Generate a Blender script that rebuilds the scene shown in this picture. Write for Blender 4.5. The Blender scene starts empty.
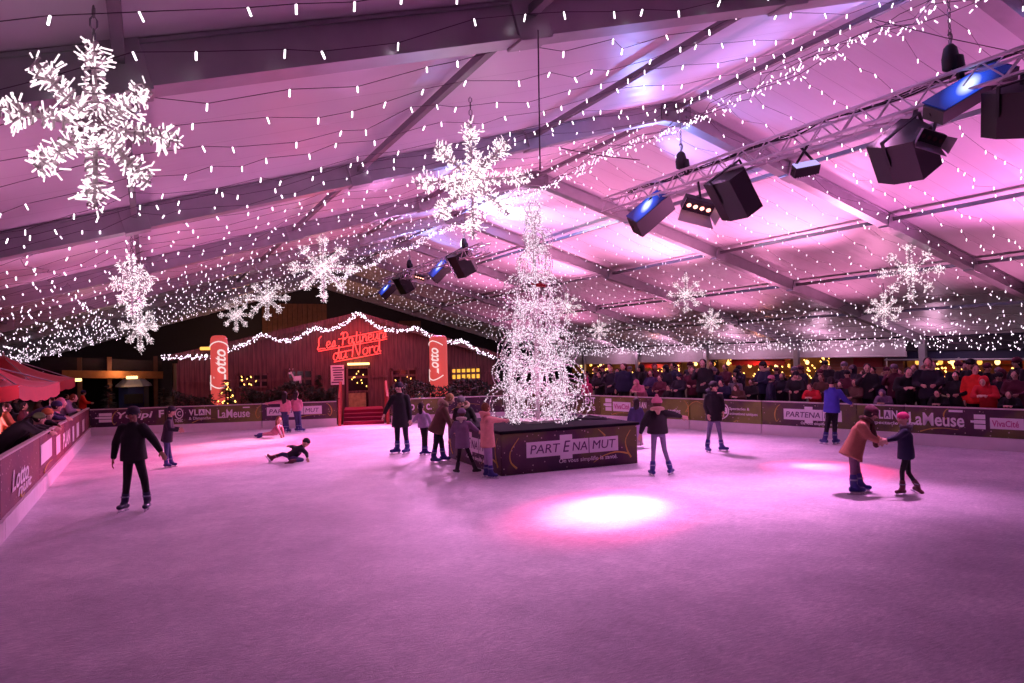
import bpy, bmesh, math, random
from mathutils import Vector, Matrix
V = Vector
random.seed(7)
S = bpy.context.scene
COL = S.collection
PI = math.pi

# ------------------------------------------------------------------ view
FPX = 733.2; YAW = .4605; PITCH = .0185; ROLL = -.023; EYE = V((0, 0, 2.3))
_r0 = V((math.cos(YAW), -math.sin(YAW), 0)); _fh = V((math.sin(YAW), math.cos(YAW), 0)); ZZ = V((0, 0, 1))
FWD = _fh * math.cos(PITCH) + ZZ * math.sin(PITCH); _u = ZZ * math.cos(PITCH) - _fh * math.sin(PITCH)
RGT = _r0 * math.cos(ROLL) + _u * math.sin(ROLL); UPV = _u * math.cos(ROLL) - _r0 * math.sin(ROLL)
def ray(x, y): return FWD + RGT * ((x - 512) / FPX) - UPV * ((y - 341.5) / FPX)
def ground(x, y, z=0): r = ray(x, y); return EYE + r * ((z - EYE.z) / r.z)
def at_d(x, y, d): return EYE + ray(x, y) * d
def at_l(x, y, l): r = ray(x, y); return EYE + r * (l / r.y)
def depth(p): return (V(p) - EYE).dot(FWD)
def pix(p):
    v = V(p) - EYE; d = v.dot(FWD)
    return (512 + FPX * v.dot(RGT) / d, 341.5 - FPX * v.dot(UPV) / d, d)
def in_frame(p, m=12):
    x, y, d = pix(p)
    return d > .5 and -m < x < 1024 + m and -m < y < 683 + m
cam = bpy.data.objects.new('camera', bpy.data.cameras.new('camera')); COL.objects.link(cam)
cam.data.sensor_width = 36; cam.data.lens = FPX / 1024 * 36; cam.data.clip_end = 300
cam.matrix_world = Matrix((( RGT.x, UPV.x, -FWD.x, EYE.x), (RGT.y, UPV.y, -FWD.y, EYE.y), (RGT.z, UPV.z, -FWD.z, EYE.z), (0, 0, 0, 1)))
S.camera = cam
S.view_settings.view_transform = 'Standard'; S.view_settings.look = 'None'
S.view_settings.gamma = 1; S.view_settings.use_curve_mapping = False; S.view_settings.exposure = 0
try:
    S.cycles.use_denoising = True; S.cycles.max_bounces = 7; S.cycles.diffuse_bounces = 4; S.cycles.glossy_bounces = 3
    S.cycles.sample_clamp_indirect = 4; S.cycles.caustics_reflective = False; S.cycles.caustics_refractive = False
except Exception: pass

# ------------------------------------------------------------------ materials
def mat(name, col, rough=.6, metal=0, emit=None, es=0, noise=0, nscale=8, alpha=1, trans=0, bump=0, sheen=0):
    m = bpy.data.materials.new(name); m.use_nodes = True
    nt = m.node_tree; b = nt.nodes['Principled BSDF']
    b.inputs['Base Color'].default_value = (*col, 1); b.inputs['Roughness'].default_value = rough; b.inputs['Metallic'].default_value = metal
    if sheen: b.inputs['Sheen Weight'].default_value = sheen
    if trans: b.inputs['Transmission Weight'].default_value = trans
    if noise or bump:
        tc = nt.nodes.new('ShaderNodeTexCoord'); n = nt.nodes.new('ShaderNodeTexNoise'); n.inputs['Scale'].default_value = nscale; n.inputs['Detail'].default_value = 4
        nt.links.new(tc.outputs['Object'], n.inputs['Vector'])
        if noise:
            mx = nt.nodes.new('ShaderNodeMix'); mx.data_type = 'RGBA'
            mx.inputs[6].default_value = (*[c * (1 - noise) for c in col], 1); mx.inputs[7].default_value = (*[min(1, c * (1 + noise)) for c in col], 1)
            nt.links.new(n.outputs['Fac'], mx.inputs[0]); nt.links.new(mx.outputs[2], b.inputs['Base Color'])
        if bump:
            bp = nt.nodes.new('ShaderNodeBump'); bp.inputs['Strength'].default_value = bump; bp.inputs['Distance'].default_value = .02
            nt.links.new(n.outputs['Fac'], bp.inputs['Height']); nt.links.new(bp.outputs['Normal'], b.inputs['Normal'])
    if emit:
        b.inputs['Emission Color'].default_value = (*emit, 1); b.inputs['Emission Strength'].default_value = es
        try: m.cycles.emission_sampling = 'NONE' if es < 0 else 'AUTO'
        except Exception: pass
    return m
def glow(name, col, s, sample=False):
    m = mat(name, (.02, .02, .02), .5, emit=col, es=s)
    try: m.cycles.emission_sampling = 'AUTO' if sample else 'NONE'
    except Exception: pass
    return m
M = {}
M['bulb'] = glow('bulb', (1, .84, .95), 5)
M['bulb_far'] = glow('bulb_far', (1, .78, .97), 2.8)
M['bulb_tree'] = glow('bulb_tree', (1, .80, .95), 1.25)
M['pedtop'] = mat('pedtop', (.008, .007, .012), .95); M['pedtop'].node_tree.nodes['Principled BSDF'].inputs['Specular IOR Level'].default_value = .08
M['bulb_flake'] = glow('bulb_flake', (1, .80, .88), 1.6)
M['wire'] = mat('wire', (.10, .06, .09), .7)
M['silver_wire'] = mat('silver_wire', (.55, .42, .48), .4, .4)
M['alu'] = mat('alu', (.42, .40, .44), .42, .75, noise=.2, nscale=3)
M['dark_alu'] = mat('dark_alu', (.22, .20, .23), .5, .6, noise=.2, nscale=3)
M['truss'] = mat('truss', (.62, .55, .60), .4, .45)
M['black'] = mat('black', (.006, .005, .008), .55, bump=.2, nscale=120)
M['grille'] = mat('grille', (.006, .005, .008), .5, .1, bump=.6, nscale=220)
M['blacksatin'] = mat('blacksatin', (.007, .006, .009), .42)
M['plate'] = mat('plate', (.22, .20, .23), .5)
M['chain'] = mat('chain', (.25, .23, .25), .4, .9)
M['white'] = mat('white', (.8, .76, .8), .5, noise=.06)
M['whiteprint'] = mat('whiteprint', (.85, .78, .83), .5)
M['pinkprint'] = mat('pinkprint', (.55, .12, .3), .5)
M['plumprint'] = mat('plumprint', (.10, .03, .12), .5)
M['gold'] = mat('gold', (.55, .36, .06), .45, noise=.3)
M['kick'] = mat('kick', (.72, .62, .68), .55, noise=.12, nscale=5)
M['rail'] = mat('rail', (.62, .55, .55), .35, .4)
M['deck'] = mat('deck', (.10, .07, .06), .8, noise=.4, nscale=4)
M['gablecloth'] = mat('gablecloth', (.012, .010, .018), .8, noise=.3)
M['brownpanel'] = mat('brownpanel', (.12, .05, .03), .7, noise=.4, nscale=5)
M['fascia'] = mat('fascia', (.72, .66, .72), .5, noise=.08)
M['redcloth'] = mat('redcloth', (.42, .006, .015), .65, noise=.2, sheen=.2)
M['carpet'] = mat('carpet', (.26, .004, .045), .9, noise=.25, nscale=40)
M['redwood'] = mat('redwood', (.35, .05, .04), .6, noise=.3, nscale=9)
M['foliage'] = mat('foliage', (.015, .035, .018), .7, noise=.5, nscale=5)
M['foliage2'] = mat('foliage2', (.03, .06, .03), .7, noise=.5, nscale=5)
M['bark'] = mat('bark', (.06, .035, .02), .9, noise=.4)
M['darkroof'] = mat('darkroof', (.03, .018, .02), .8, noise=.3)
M['navycloth'] = mat('navycloth', (.012, .014, .05), .7, noise=.2)
M['amberglow'] = glow('amberglow', (1, .45, .08), 1.7, True)
M['warmglow'] = glow('warmglow', (1, .62, .22), 3.2, True)
M['yellowbulb'] = glow('yellowbulb', (1, .55, .12), 5)
M['windowglow'] = glow('windowglow', (1, .48, .05), 1.3)
M['neon'] = glow('neon', (1, .045, .04), 2.6)
M['column'] = glow('column', (1, .10, .09), .62)
M['columntext'] = glow('columntext', (1, .72, .72), .95)
M['blue_lit_face'] = None
M['redled'] = glow('redled', (1, .35, .28), 4)
M['violetled'] = glow('violetled', (.55, .45, 1), 1.1)
M['skin'] = mat('skin', (.62, .36, .28), .5)
M['skin_dark'] = mat('skin_dark', (.30, .15, .10), .5)
M['eye'] = mat('eye', (.01, .008, .008), .3)
M['lip'] = mat('lip', (.4, .12, .12), .5)
M['blade'] = mat('blade', (.6, .6, .65), .25, .9)
M['bootblue'] = mat('bootblue', (.018, .02, .17), .35)
M['strap'] = mat('strap', (.22, .22, .34), .5)
M['bootnavy'] = mat('bootnavy', (.010, .010, .055), .35)
M['bootblack'] = mat('bootblack', (.012, .010, .014), .4)
M['bootred'] = mat('bootred', (.10, .015, .03), .4)
M['bootgrey'] = mat('bootgrey', (.45, .35, .35), .5)
def cloth(n, c): M[n] = mat(n, c, .85, noise=.25, nscale=14, bump=.25)
for n, c in dict(c_black=(.008, .007, .010), c_ink=(.012, .010, .022), c_navy=(.012, .012, .045), c_purple=(.035, .022, .09), c_lavender=(.30, .20, .34), c_mauve=(.20, .13, .22),
    c_pink=(.62, .22, .28), c_rose=(.55, .18, .26), c_salmon=(.72, .34, .28), c_camel=(.32, .125, .075), c_brown=(.11, .05, .035), c_red=(.60, .02, .03), c_scarlet=(.85, .03, .02),
    c_blue=(.05, .05, .42), c_denim=(.04, .045, .13), c_greyjean=(.16, .13, .24), c_legging=(.42, .30, .50), c_skinny=(.16, .08, .14), c_wine=(.09, .012, .03), c_olive=(.07, .05, .02), c_cream=(.65, .52, .48),
    c_fur=(.40, .28, .20), c_white=(.75, .68, .72), c_orange=(.55, .16, .05), c_grey=(.16, .14, .17), c_fuchsia=(.55, .04, .16), c_green=(.06, .10, .03),
    h_dark=(.014, .008, .008), h_brown=(.07, .03, .018), h_auburn=(.16, .05, .02), h_blond=(.32, .18, .07)).items(): cloth(n, c)

def blue_face(name='blue_lit_face', k=1.0):  # blue light on the box face put in as emission, palest mid-face
    m = bpy.data.materials.new(name); m.use_nodes = True; nt = m.node_tree; b = nt.nodes['Principled BSDF']
    b.inputs['Base Color'].default_value = (.01, .015, .08, 1); b.inputs['Roughness'].default_value = .25
    tc = nt.nodes.new('ShaderNodeTexCoord'); mp = nt.nodes.new('ShaderNodeMapping'); mp.inputs['Location'].default_value = (-.5, -.5, 0); gr = nt.nodes.new('ShaderNodeTexGradient'); gr.gradient_type = 'SPHERICAL'
    mp.vector_type = 'POINT'; mp.inputs['Scale'].default_value = (2.0, 2.6, 0); mp.inputs['Location'].default_value = (-1.0, -1.3, 0)
    cr = nt.nodes.new('ShaderNodeValToRGB'); cr.color_ramp.elements[0].color = (.004, .012, .12, 1); cr.color_ramp.elements[1].color = (1.6, 1.8, 2.2, 1)
    e = cr.color_ramp.elements.new(.55); e.color = (.03, .10, .9, 1)
    nt.links.new(tc.outputs['Generated'], mp.inputs['Vector']); nt.links.new(mp.outputs['Vector'], gr.inputs['Vector']); nt.links.new(gr.outputs['Fac'], cr.inputs['Fac'])
    nt.links.new(cr.outputs['Color'], b.inputs['Emission Color']); b.inputs['Emission Strength'].default_value = k
    return m
M['blue_lit_face'] = blue_face()

def tex_mat(name, rough=.6):
    m = bpy.data.materials.new(name); m.use_nodes = True; nt = m.node_tree; b = nt.nodes['Principled BSDF']; b.inputs['Roughness'].default_value = rough
    tc = nt.nodes.new('ShaderNodeTexCoord'); return m, nt, b, tc
def ramp(nt, stops):
    cr = nt.nodes.new('ShaderNodeValToRGB'); el = cr.color_ramp.elements
    while len(el) < len(stops): el.new(.5)
    for e, (p, c) in zip(el, stops): e.position = p; e.color = (*c, 1)
    return cr
# ice: cloudy white ice with scraped snow and skate lines
m, nt, b, tc = tex_mat('ice', .5)
n1 = nt.nodes.new('ShaderNodeTexNoise'); n1.inputs['Scale'].default_value = .7; n1.inputs['Detail'].default_value = 9; n1.inputs['Roughness'].default_value = .72
n2 = nt.nodes.new('ShaderNodeTexNoise'); n2.inputs['Scale'].default_value = 26; n2.inputs['Detail'].default_value = 6; n2.inputs['Roughness'].default_value = .75
mp = nt.nodes.new('ShaderNodeMapping'); mp.inputs['Scale'].default_value = (.35, 1.5, 1); mp.inputs['Rotation'].default_value = (0, 0, .35)
nt.links.new(tc.outputs['Object'], mp.inputs['Vector']); nt.links.new(mp.outputs['Vector'], n2.inputs['Vector']); nt.links.new(tc.outputs['Object'], n1.inputs['Vector'])
ad = nt.nodes.new('ShaderNodeMath'); ad.operation = 'ADD'; nt.links.new(n1.outputs['Fac'], ad.inputs[0]); nt.links.new(n2.outputs['Fac'], ad.inputs[1])
hf = nt.nodes.new('ShaderNodeMath'); hf.operation = 'MULTIPLY'; hf.inputs[1].default_value = .5; nt.links.new(ad.outputs[0], hf.inputs[0])
cr = ramp(nt, [(.36, (.40, .37, .46)), (.5, (.62, .57, .66)), (.62, (.90, .84, .90))]); nt.links.new(hf.outputs[0], cr.inputs['Fac']); nt.links.new(cr.outputs['Color'], b.inputs['Base Color'])
bp = nt.nodes.new('ShaderNodeBump'); bp.inputs['Strength'].default_value = .8; bp.inputs['Distance'].default_value = .03; nt.links.new(n2.outputs['Fac'], bp.inputs['Height']); nt.links.new(bp.outputs['Normal'], b.inputs['Normal'])
M['ice'] = m
# tent fabric: white pvc with welded seams
m, nt, b, tc = tex_mat('tent_fabric', .40)
sx = nt.nodes.new('ShaderNodeSeparateXYZ'); nt.links.new(tc.outputs['Object'], sx.inputs[0])
mo = nt.nodes.new('ShaderNodeMath'); mo.operation = 'PINGPONG'; mo.inputs[1].default_value = .6; nt.links.new(sx.outputs['Y'], mo.inputs[0])
cr = ramp(nt, [(.0, (.30, .24, .29)), (.012, (.70, .62, .69)), (1, (.72, .64, .71))]); dv = nt.nodes.new('ShaderNodeMath'); dv.operation = 'DIVIDE'; dv.inputs[1].default_value = .6
nt.links.new(mo.outputs[0], dv.inputs[0]); nt.links.new(dv.outputs[0], cr.inputs['Fac']); nt.links.new(cr.outputs['Color'], b.inputs['Base Color'])
nz = nt.nodes.new('ShaderNodeTexNoise'); nz.inputs['Scale'].default_value = .8; nz.inputs['Detail'].default_value = 3
mp = nt.nodes.new('ShaderNodeMapping'); mp.inputs['Scale'].default_value = (.25, 2.2, 1); nt.links.new(tc.outputs['Object'], mp.inputs['Vector']); nt.links.new(mp.outputs['Vector'], nz.inputs['Vector'])
bp = nt.nodes.new('ShaderNodeBump'); bp.inputs['Strength'].default_value = .55; bp.inputs['Distance'].default_value = .07; nt.links.new(nz.outputs['Fac'], bp.inputs['Height']); nt.links.new(bp.outputs['Normal'], b.inputs['Normal'])
M['fabric'] = m
# printed banner of the rink boards
def banner_mat(name, a, c, d):
    m, nt, b, tc = tex_mat(name, .5)
    nz = nt.nodes.new('ShaderNodeTexNoise'); nz.inputs['Scale'].default_value = .9; nz.inputs['Detail'].default_value = 5; nt.links.new(tc.outputs['Object'], nz.inputs['Vector'])
    cr = ramp(nt, [(.38, a), (.5, c), (.62, d)]); nt.links.new(nz.outputs['Fac'], cr.inputs['Fac'])
    vo = nt.nodes.new('ShaderNodeTexVoronoi'); vo.inputs['Scale'].default_value = 9; nt.links.new(tc.outputs['Object'], vo.inputs['Vector'])
    lt = nt.nodes.new('ShaderNodeMath'); lt.operation = 'LESS_THAN'; lt.inputs[1].default_value = .13; nt.links.new(vo.outputs['Distance'], lt.inputs[0])
    mx = nt.nodes.new('ShaderNodeMix'); mx.data_type = 'RGBA'; mx.inputs[7].default_value = (.5, .36, .36, 1); nt.links.new(lt.outputs[0], mx.inputs[0]); nt.links.new(cr.outputs['Color'], mx.inputs[6]); nt.links.new(mx.outputs[2], b.inputs['Base Color'])
    return m
M['banner'] = banner_mat('banner', (.035, .010, .025), (.11, .10, .015), (.19, .20, .03))
M['bannerplum'] = banner_mat('bannerplum', (.03, .008, .035), (.06, .016, .042), (.11, .10, .02))
M['bannerwine'] = banner_mat('bannerwine', (.10, .008, .04), (.14, .012, .05), (.19, .035, .045))
# dark wood planks of the chalet
m, nt, b, tc = tex_mat('planks', .7)
sx = nt.nodes.new('ShaderNodeSeparateXYZ'); nt.links.new(tc.outputs['Object'], sx.inputs[0])
mo = nt.nodes.new('ShaderNodeMath'); mo.operation = 'PINGPONG'; mo.inputs[1].default_value = .085; nt.links.new(sx.outputs['X'], mo.inputs[0])
dv = nt.nodes.new('ShaderNodeMath'); dv.operation = 'DIVIDE'; dv.inputs[1].default_value = .085; nt.links.new(mo.outputs[0], dv.inputs[0])
nz = nt.nodes.new('ShaderNodeTexNoise'); nz.inputs['Scale'].default_value = 3; nz.inputs['Detail'].default_value = 6; mp = nt.nodes.new('ShaderNodeMapping'); mp.inputs['Scale'].default_value = (4, 1, .5)
nt.links.new(tc.outputs['Object'], mp.inputs['Vector']); nt.links.new(mp.outputs['Vector'], nz.inputs['Vector'])
cr = ramp(nt, [(.3, (.07, .028, .03)), (.7, (.17, .07, .06))]); nt.links.new(nz.outputs['Fac'], cr.inputs['Fac'])
c2 = ramp(nt, [(.0, (.2, .2, .2)), (.15, (1, 1, 1))]); nt.links.new(dv.outputs[0], c2.inputs['Fac'])
mx = nt.nodes.new('ShaderNodeMix'); mx.data_type = 'RGBA'; mx.blend_type = 'MULTIPLY'; mx.inputs[0].default_value = 1; nt.links.new(cr.outputs['Color'], mx.inputs[6]); nt.links.new(c2.outputs['Color'], mx.inputs[7]); nt.links.new(mx.outputs[2], b.inputs['Base Color'])
M['planks'] = m
m, nt, b, tc = tex_mat('brick', .8)
br = nt.nodes.new('ShaderNodeTexBrick'); br.inputs['Scale'].default_value = 3; br.inputs['Color1'].default_value = (.28, .12, .08, 1); br.inputs['Color2'].default_value = (.22, .09, .07, 1); br.inputs['Mortar'].default_value = (.3, .22, .2, 1)
mp = nt.nodes.new('ShaderNodeMapping'); mp.inputs['Rotation'].default_value = (PI / 2, 0, PI / 2); nt.links.new(tc.outputs['Object'], mp.inputs['Vector']); nt.links.new(mp.outputs['Vector'], br.inputs['Vector']); nt.links.new(br.outputs['Color'], b.inputs['Base Color'])
M['brick'] = m

# ------------------------------------------------------------------ mesh helpers
def prop(o, label=None, cat=None, group=None, kind=None):
    if label: o['label'] = label
    if cat: o['category'] = cat
    if group: o['group'] = group
    if kind: o['kind'] = kind
    return o
def empty(name, loc=(0, 0, 0), label=None, cat=None, group=None):
    o = bpy.data.objects.new(name, None); COL.objects.link(o); o.location = loc; o.empty_display_size = .1
    return prop(o, label, cat, group)
def put(name, me, m=None, parent=None, loc=None):
    """link a mesh; geometry is in world space unless loc is given; children keep world placement"""
    o = bpy.data.objects.new(name, me); COL.objects.link(o)
    if loc is not None: o.location = loc
    if m is not None and not me.materials:
        for k in (m if isinstance(m, (list, tuple)) else [m]): me.materials.append(M[k] if isinstance(k, str) else k)
    if parent is not None:
        o.parent = parent
        if loc is None:
            w = V(parent.location); p = parent.parent
            while p is not None: w = w + V(p.location); p = p.parent
            me.transform(Matrix.Translation(-w))
    return o
def mesh(bm, smooth=False, name='m'):
    me = bpy.data.meshes.new(name); bm.to_mesh(me); bm.free()
    if smooth:
        for p in me.polygons: p.use_smooth = True
    return me
def basis(d):
    d = V(d).normalized(); a = V((0, 0, 1)) if abs(d.z) < .9 else V((1, 0, 0))
    x = d.cross(a).normalized(); return x, d.cross(x).normalized(), d
class B:
    """collects shapes into one mesh"""
    def __init__(s): s.bm = bmesh.new(); s.mi = 0
    def quad(s, pts):
        f = s.bm.faces.new([s.bm.verts.new(p) for p in pts]); f.material_index = s.mi; return f
    def box(s, c, sx, sy, sz, ax=None, bev=0):
        ax = ax or (V((1, 0, 0)), V((0, 1, 0)), V((0, 0, 1))); c = V(c)
        vs = [s.bm.verts.new(c + ax[0] * (sx / 2 * i) + ax[1] * (sy / 2 * j) + ax[2] * (sz / 2 * k)) for k in (-1, 1) for j in (-1, 1) for i in (-1, 1)]
        fs = [s.bm.faces.new([vs[i] for i in q]) for q in ((0, 2, 3, 1), (4, 5, 7, 6), (0, 1, 5, 4), (2, 6, 7, 3), (0, 4, 6, 2), (1, 3, 7, 5))]
        for f in fs: f.material_index = s.mi
        if bev:
            es = list({e for f in fs for e in f.edges}); r = bmesh.ops.bevel(s.bm, geom=es, offset=bev, segments=2, affect='EDGES', profile=.5)
            for f in r['faces']: f.material_index = s.mi
        return s
    def bar(s, a, b, w, h=None, up=None):
        a, b = V(a), V(b); d = (b - a); L = d.length
        if L < 1e-6: return s
        y = d / L; up = V(up or (0, 0, 1)); x = y.cross(up)
        if x.length < 1e-4: x = y.cross(V((1, 0, 0)))
        x.normalize(); z = x.cross(y)
        return s.box((a + b) / 2, w, L, h or w, (x, y, z))
    def tube(s, pts, r, n=6, closed=False, r2=None):
        pts = [V(p) for p in pts]; rings = []; N = len(pts)
        for i, p in enumerate(pts):
            if closed: d = pts[(i + 1) % N] - pts[i - 1]
            else: d = pts[min(i + 1, N - 1)] - pts[max(i - 1, 0)]
            if d.length < 1e-9: d = V((0, 0, 1))
            x, y, _ = basis(d)
            if rings and abs(x.dot(px)) < .999:
                x = (px - d.normalized() * px.dot(d.normalized())).normalized(); y = d.normalized().cross(x)
            px = x; rr = r if r2 is None else r + (r2 - r) * i / max(1, N - 1)
            rings.append([s.bm.verts.new(p + x * (rr * math.cos(2 * PI * k / n)) + y * (rr * math.sin(2 * PI * k / n))) for k in range(n)])
        for i in range(N if closed else N - 1):
            a, b = rings[i], rings[(i + 1) % N]
            for k in range(n): s.bm.faces.new((a[k], a[(k + 1) % n], b[(k + 1) % n], b[k])).material_index = s.mi
        if not closed:
            s.bm.faces.new(rings[0][::-1]).material_index = s.mi; s.bm.faces.new(rings[-1]).material_index = s.mi
        return s
    def rod(s, a, b, r): # tiny light: three-sided prism
        return s.tube((a, b), r, 4)
    def cap(s, a, b, ra, rb, n=10):
        a, b = V(a), V(b); d = b - a
        if d.length < 1e-5: d = V((0, 0, 1e-3)); b = a + d
        x, y, z = basis(d); rings = []
        prof = [(a, -math.cos(t) * ra, math.sin(t) * ra) for t in (.35, .8, 1.25, PI / 2)] + [(b, math.cos(t) * rb, math.sin(t) * rb) for t in (PI / 2, 1.25, .8, .35)]
        for c, h, r in prof: rings.append([s.bm.verts.new(c + z * h + x * (r * math.cos(2 * PI * k / n)) + y * (r * math.sin(2 * PI * k / n))) for k in range(n)])
        for p, q in zip(rings, rings[1:]):
            for k in range(n): s.bm.faces.new((p[k], p[(k + 1) % n], q[(k + 1) % n], q[k]))
        s.bm.faces.new(rings[0][::-1]); s.bm.faces.new(rings[-1]); return s
    def ell(s, c, ax, nu=14, nv=9, fn=None):
        c = V(c); rings = []
        for j in range(1, nv):
            t = PI * j / nv; ring = []
            for i in range(nu):
                p = 2 * PI * i / nu; q = V((math.sin(t) * math.cos(p), math.sin(t) * math.sin(p), math.cos(t)))
                if fn: q = fn(q)
                ring.append(s.bm.verts.new(c + ax[0] * q.x + ax[1] * q.y + ax[2] * q.z))
            rings.append(ring)
        top = s.bm.verts.new(c + ax[2]); bot = s.bm.verts.new(c - ax[2])
        for i in range(nu):
            k = (i + 1) % nu
            fs = [s.bm.faces.new((top, rings[0][i], rings[0][k])), s.bm.faces.new((rings[-1][k], rings[-1][i], bot))]
            for p, q in zip(rings, rings[1:]): fs.append(s.bm.faces.new((p[i], q[i], q[k], p[k])))
            for f in fs: f.material_index = s.mi; f.smooth = True
        return s
    def loft(s, rings, n=16, power=2.4):
        """rings: (centre, lateral vec*halfwidth, depth vec*halfdepth); closed with caps"""
        R = []
        for c, a, b in rings:
            c = V(c); ring = []
            for k in range(n):
                t = 2 * PI * k / n; ct, st = math.cos(t), math.sin(t)
                ring.append(s.bm.verts.new(c + a * (math.copysign(abs(ct) ** (2 / power), ct)) + b * (math.copysign(abs(st) ** (2 / power), st))))
            R.append(ring)
        for p, q in zip(R, R[1:]):
            for k in range(n): s.bm.faces.new((p[k], p[(k + 1) % n], q[(k + 1) % n], q[k])).material_index = s.mi
        s.bm.faces.new(R[0][::-1]).material_index = s.mi; s.bm.faces.new(R[-1]).material_index = s.mi; return s
    def prism(s, outline, ext):
        """outline: list of points (planar), extruded by vector ext"""
        e = V(ext); a = [s.bm.verts.new(V(p)) for p in outline]; b = [s.bm.verts.new(V(p) + e) for p in outline]; n = len(a)
        s.bm.faces.new(a[::-1]).material_index = s.mi; s.bm.faces.new(b).material_index = s.mi
        for k in range(n): s.bm.faces.new((a[k], a[(k + 1) % n], b[(k + 1) % n], b[k])).material_index = s.mi
        return s
    def done(s, name, m, parent=None, smooth=False, loc=None):
        bmesh.ops.recalc_face_normals(s.bm, faces=s.bm.faces[:]); return put(name, mesh(s.bm, smooth, name), m, parent, loc)
def evaluated(o):
    dg = bpy.context.evaluated_depsgraph_get(); dg.update()
    me = bpy.data.meshes.new_from_object(o.evaluated_get(dg)); return me
TMP = bpy.data.collections.new('work'); S.collection.children.link(TMP)
def blob(b, voxel, it=3, fac=.5):
    bmesh.ops.recalc_face_normals(b.bm, faces=b.bm.faces[:])
    me = bpy.data.meshes.new('t'); b.bm.to_mesh(me); b.bm.free()
    o = bpy.data.objects.new('t', me); TMP.objects.link(o)
    r = o.modifiers.new('r', 'REMESH'); r.mode = 'VOXEL'; r.voxel_size = voxel; r.use_smooth_shade = True
    if it: s = o.modifiers.new('s', 'SMOOTH'); s.iterations = it; s.factor = fac
    res = evaluated(o); bpy.data.objects.remove(o); bpy.data.meshes.remove(me)
    return res
def text_mesh(body, shear=0, bold=0.0, depth=.0):
    cu = bpy.data.curves.new('t', 'FONT'); cu.body = body; cu.shear = shear; cu.offset = bold; cu.extrude = depth; cu.resolution_u = 3
    o = bpy.data.objects.new('t', cu); TMP.objects.link(o); me = evaluated(o); bpy.data.objects.remove(o); bpy.data.curves.remove(cu)
    return me
def fit_text(me, p00, ux, uz, w, h, nrm=None, thick=.006):
    """map a text mesh into the box at p00 spanned by ux*w, uz*h"""
    xs = [v.co.x for v in me.vertices]; ys = [v.co.y for v in me.vertices]; x0, x1, y0, y1 = min(xs), max(xs), min(ys), max(ys)
    nrm = nrm or ux.cross(uz)
    for v in me.vertices:
        a = (v.co.x - x0) / (x1 - x0) * w; c = (v.co.y - y0) / (y1 - y0) * h; z = thick if v.co.z > 0 else 0
        v.co = p00 + ux * a + uz * c + nrm * z
    return me
def catmull(P, n=6, closed=False):
    P = [V(p) for p in P]; out = []; N = len(P)
    for i in range(N if closed else N - 1):
        p0 = P[(i - 1) % N] if closed or i else P[0]; p1 = P[i]; p2 = P[(i + 1) % N]; p3 = P[(i + 2) % N] if closed or i + 2 < N else P[-1]
        for k in range(n):
            t = k / n; out.append(.5 * ((2 * p1) + (p2 - p0) * t + (2 * p0 - 5 * p1 + 4 * p2 - p3) * t * t + (3 * p1 - p0 - 3 * p2 + p3) * t ** 3))
    if not closed: out.append(P[-1])
    return out

# ------------------------------------------------------------------ setting: ice, decks, tent
RC, RZ, SL, L0, BAY, HALF, PUR = 11.6, 8.24, .288, 7.04, 7.19, 19.7, 3.93
def roof(c, l, dz=0): return V((c, l, RZ - SL * abs(c - RC) + dz))
LEND = 57.4
def struct(o): o['kind'] = 'structure'; return o
# rink outline from the feet of the boards
NL, FL = V((-1.86, 1, 0)), V((-1.78, 27.35, 0))
BD = V((9.25, -2.47, 0)).normalized(); FR = FL + BD * 14.6
RD = V((3.34, -11.4, 0)).normalized(); NR = FR + RD * 27
b = B(); b.prism([V((-30, -14, -.12)), V((60, -14, -.12)), V((60, 75, -.12)), V((-30, 75, -.12))], (0, 0, .06)); struct(b.done('ground', 'deck'))
b = B(); b.prism([V((-2.2, -10, -.06)), V((26, -10, -.06)), FR + V((.6, .6, -.06)), FL + V((-.4, .4, -.06))], (0, 0, .06)); struct(b.done('floor', 'ice'))
RN = V((-RD.y, RD.x, 0)); RN = RN if RN.x > 0 else -RN
b = B(); q = FR + RN * .18 - RD * 1.0; b.prism([q - V((0, 0, .06)), q + RD * 30 - V((0, 0, .06)), q + RD * 30 + RN * 16 - V((0, 0, .06)), q + RN * 16 - V((0, 0, .06))], (0, 0, .26)); struct(b.done('floor_stand', 'deck'))
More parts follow.
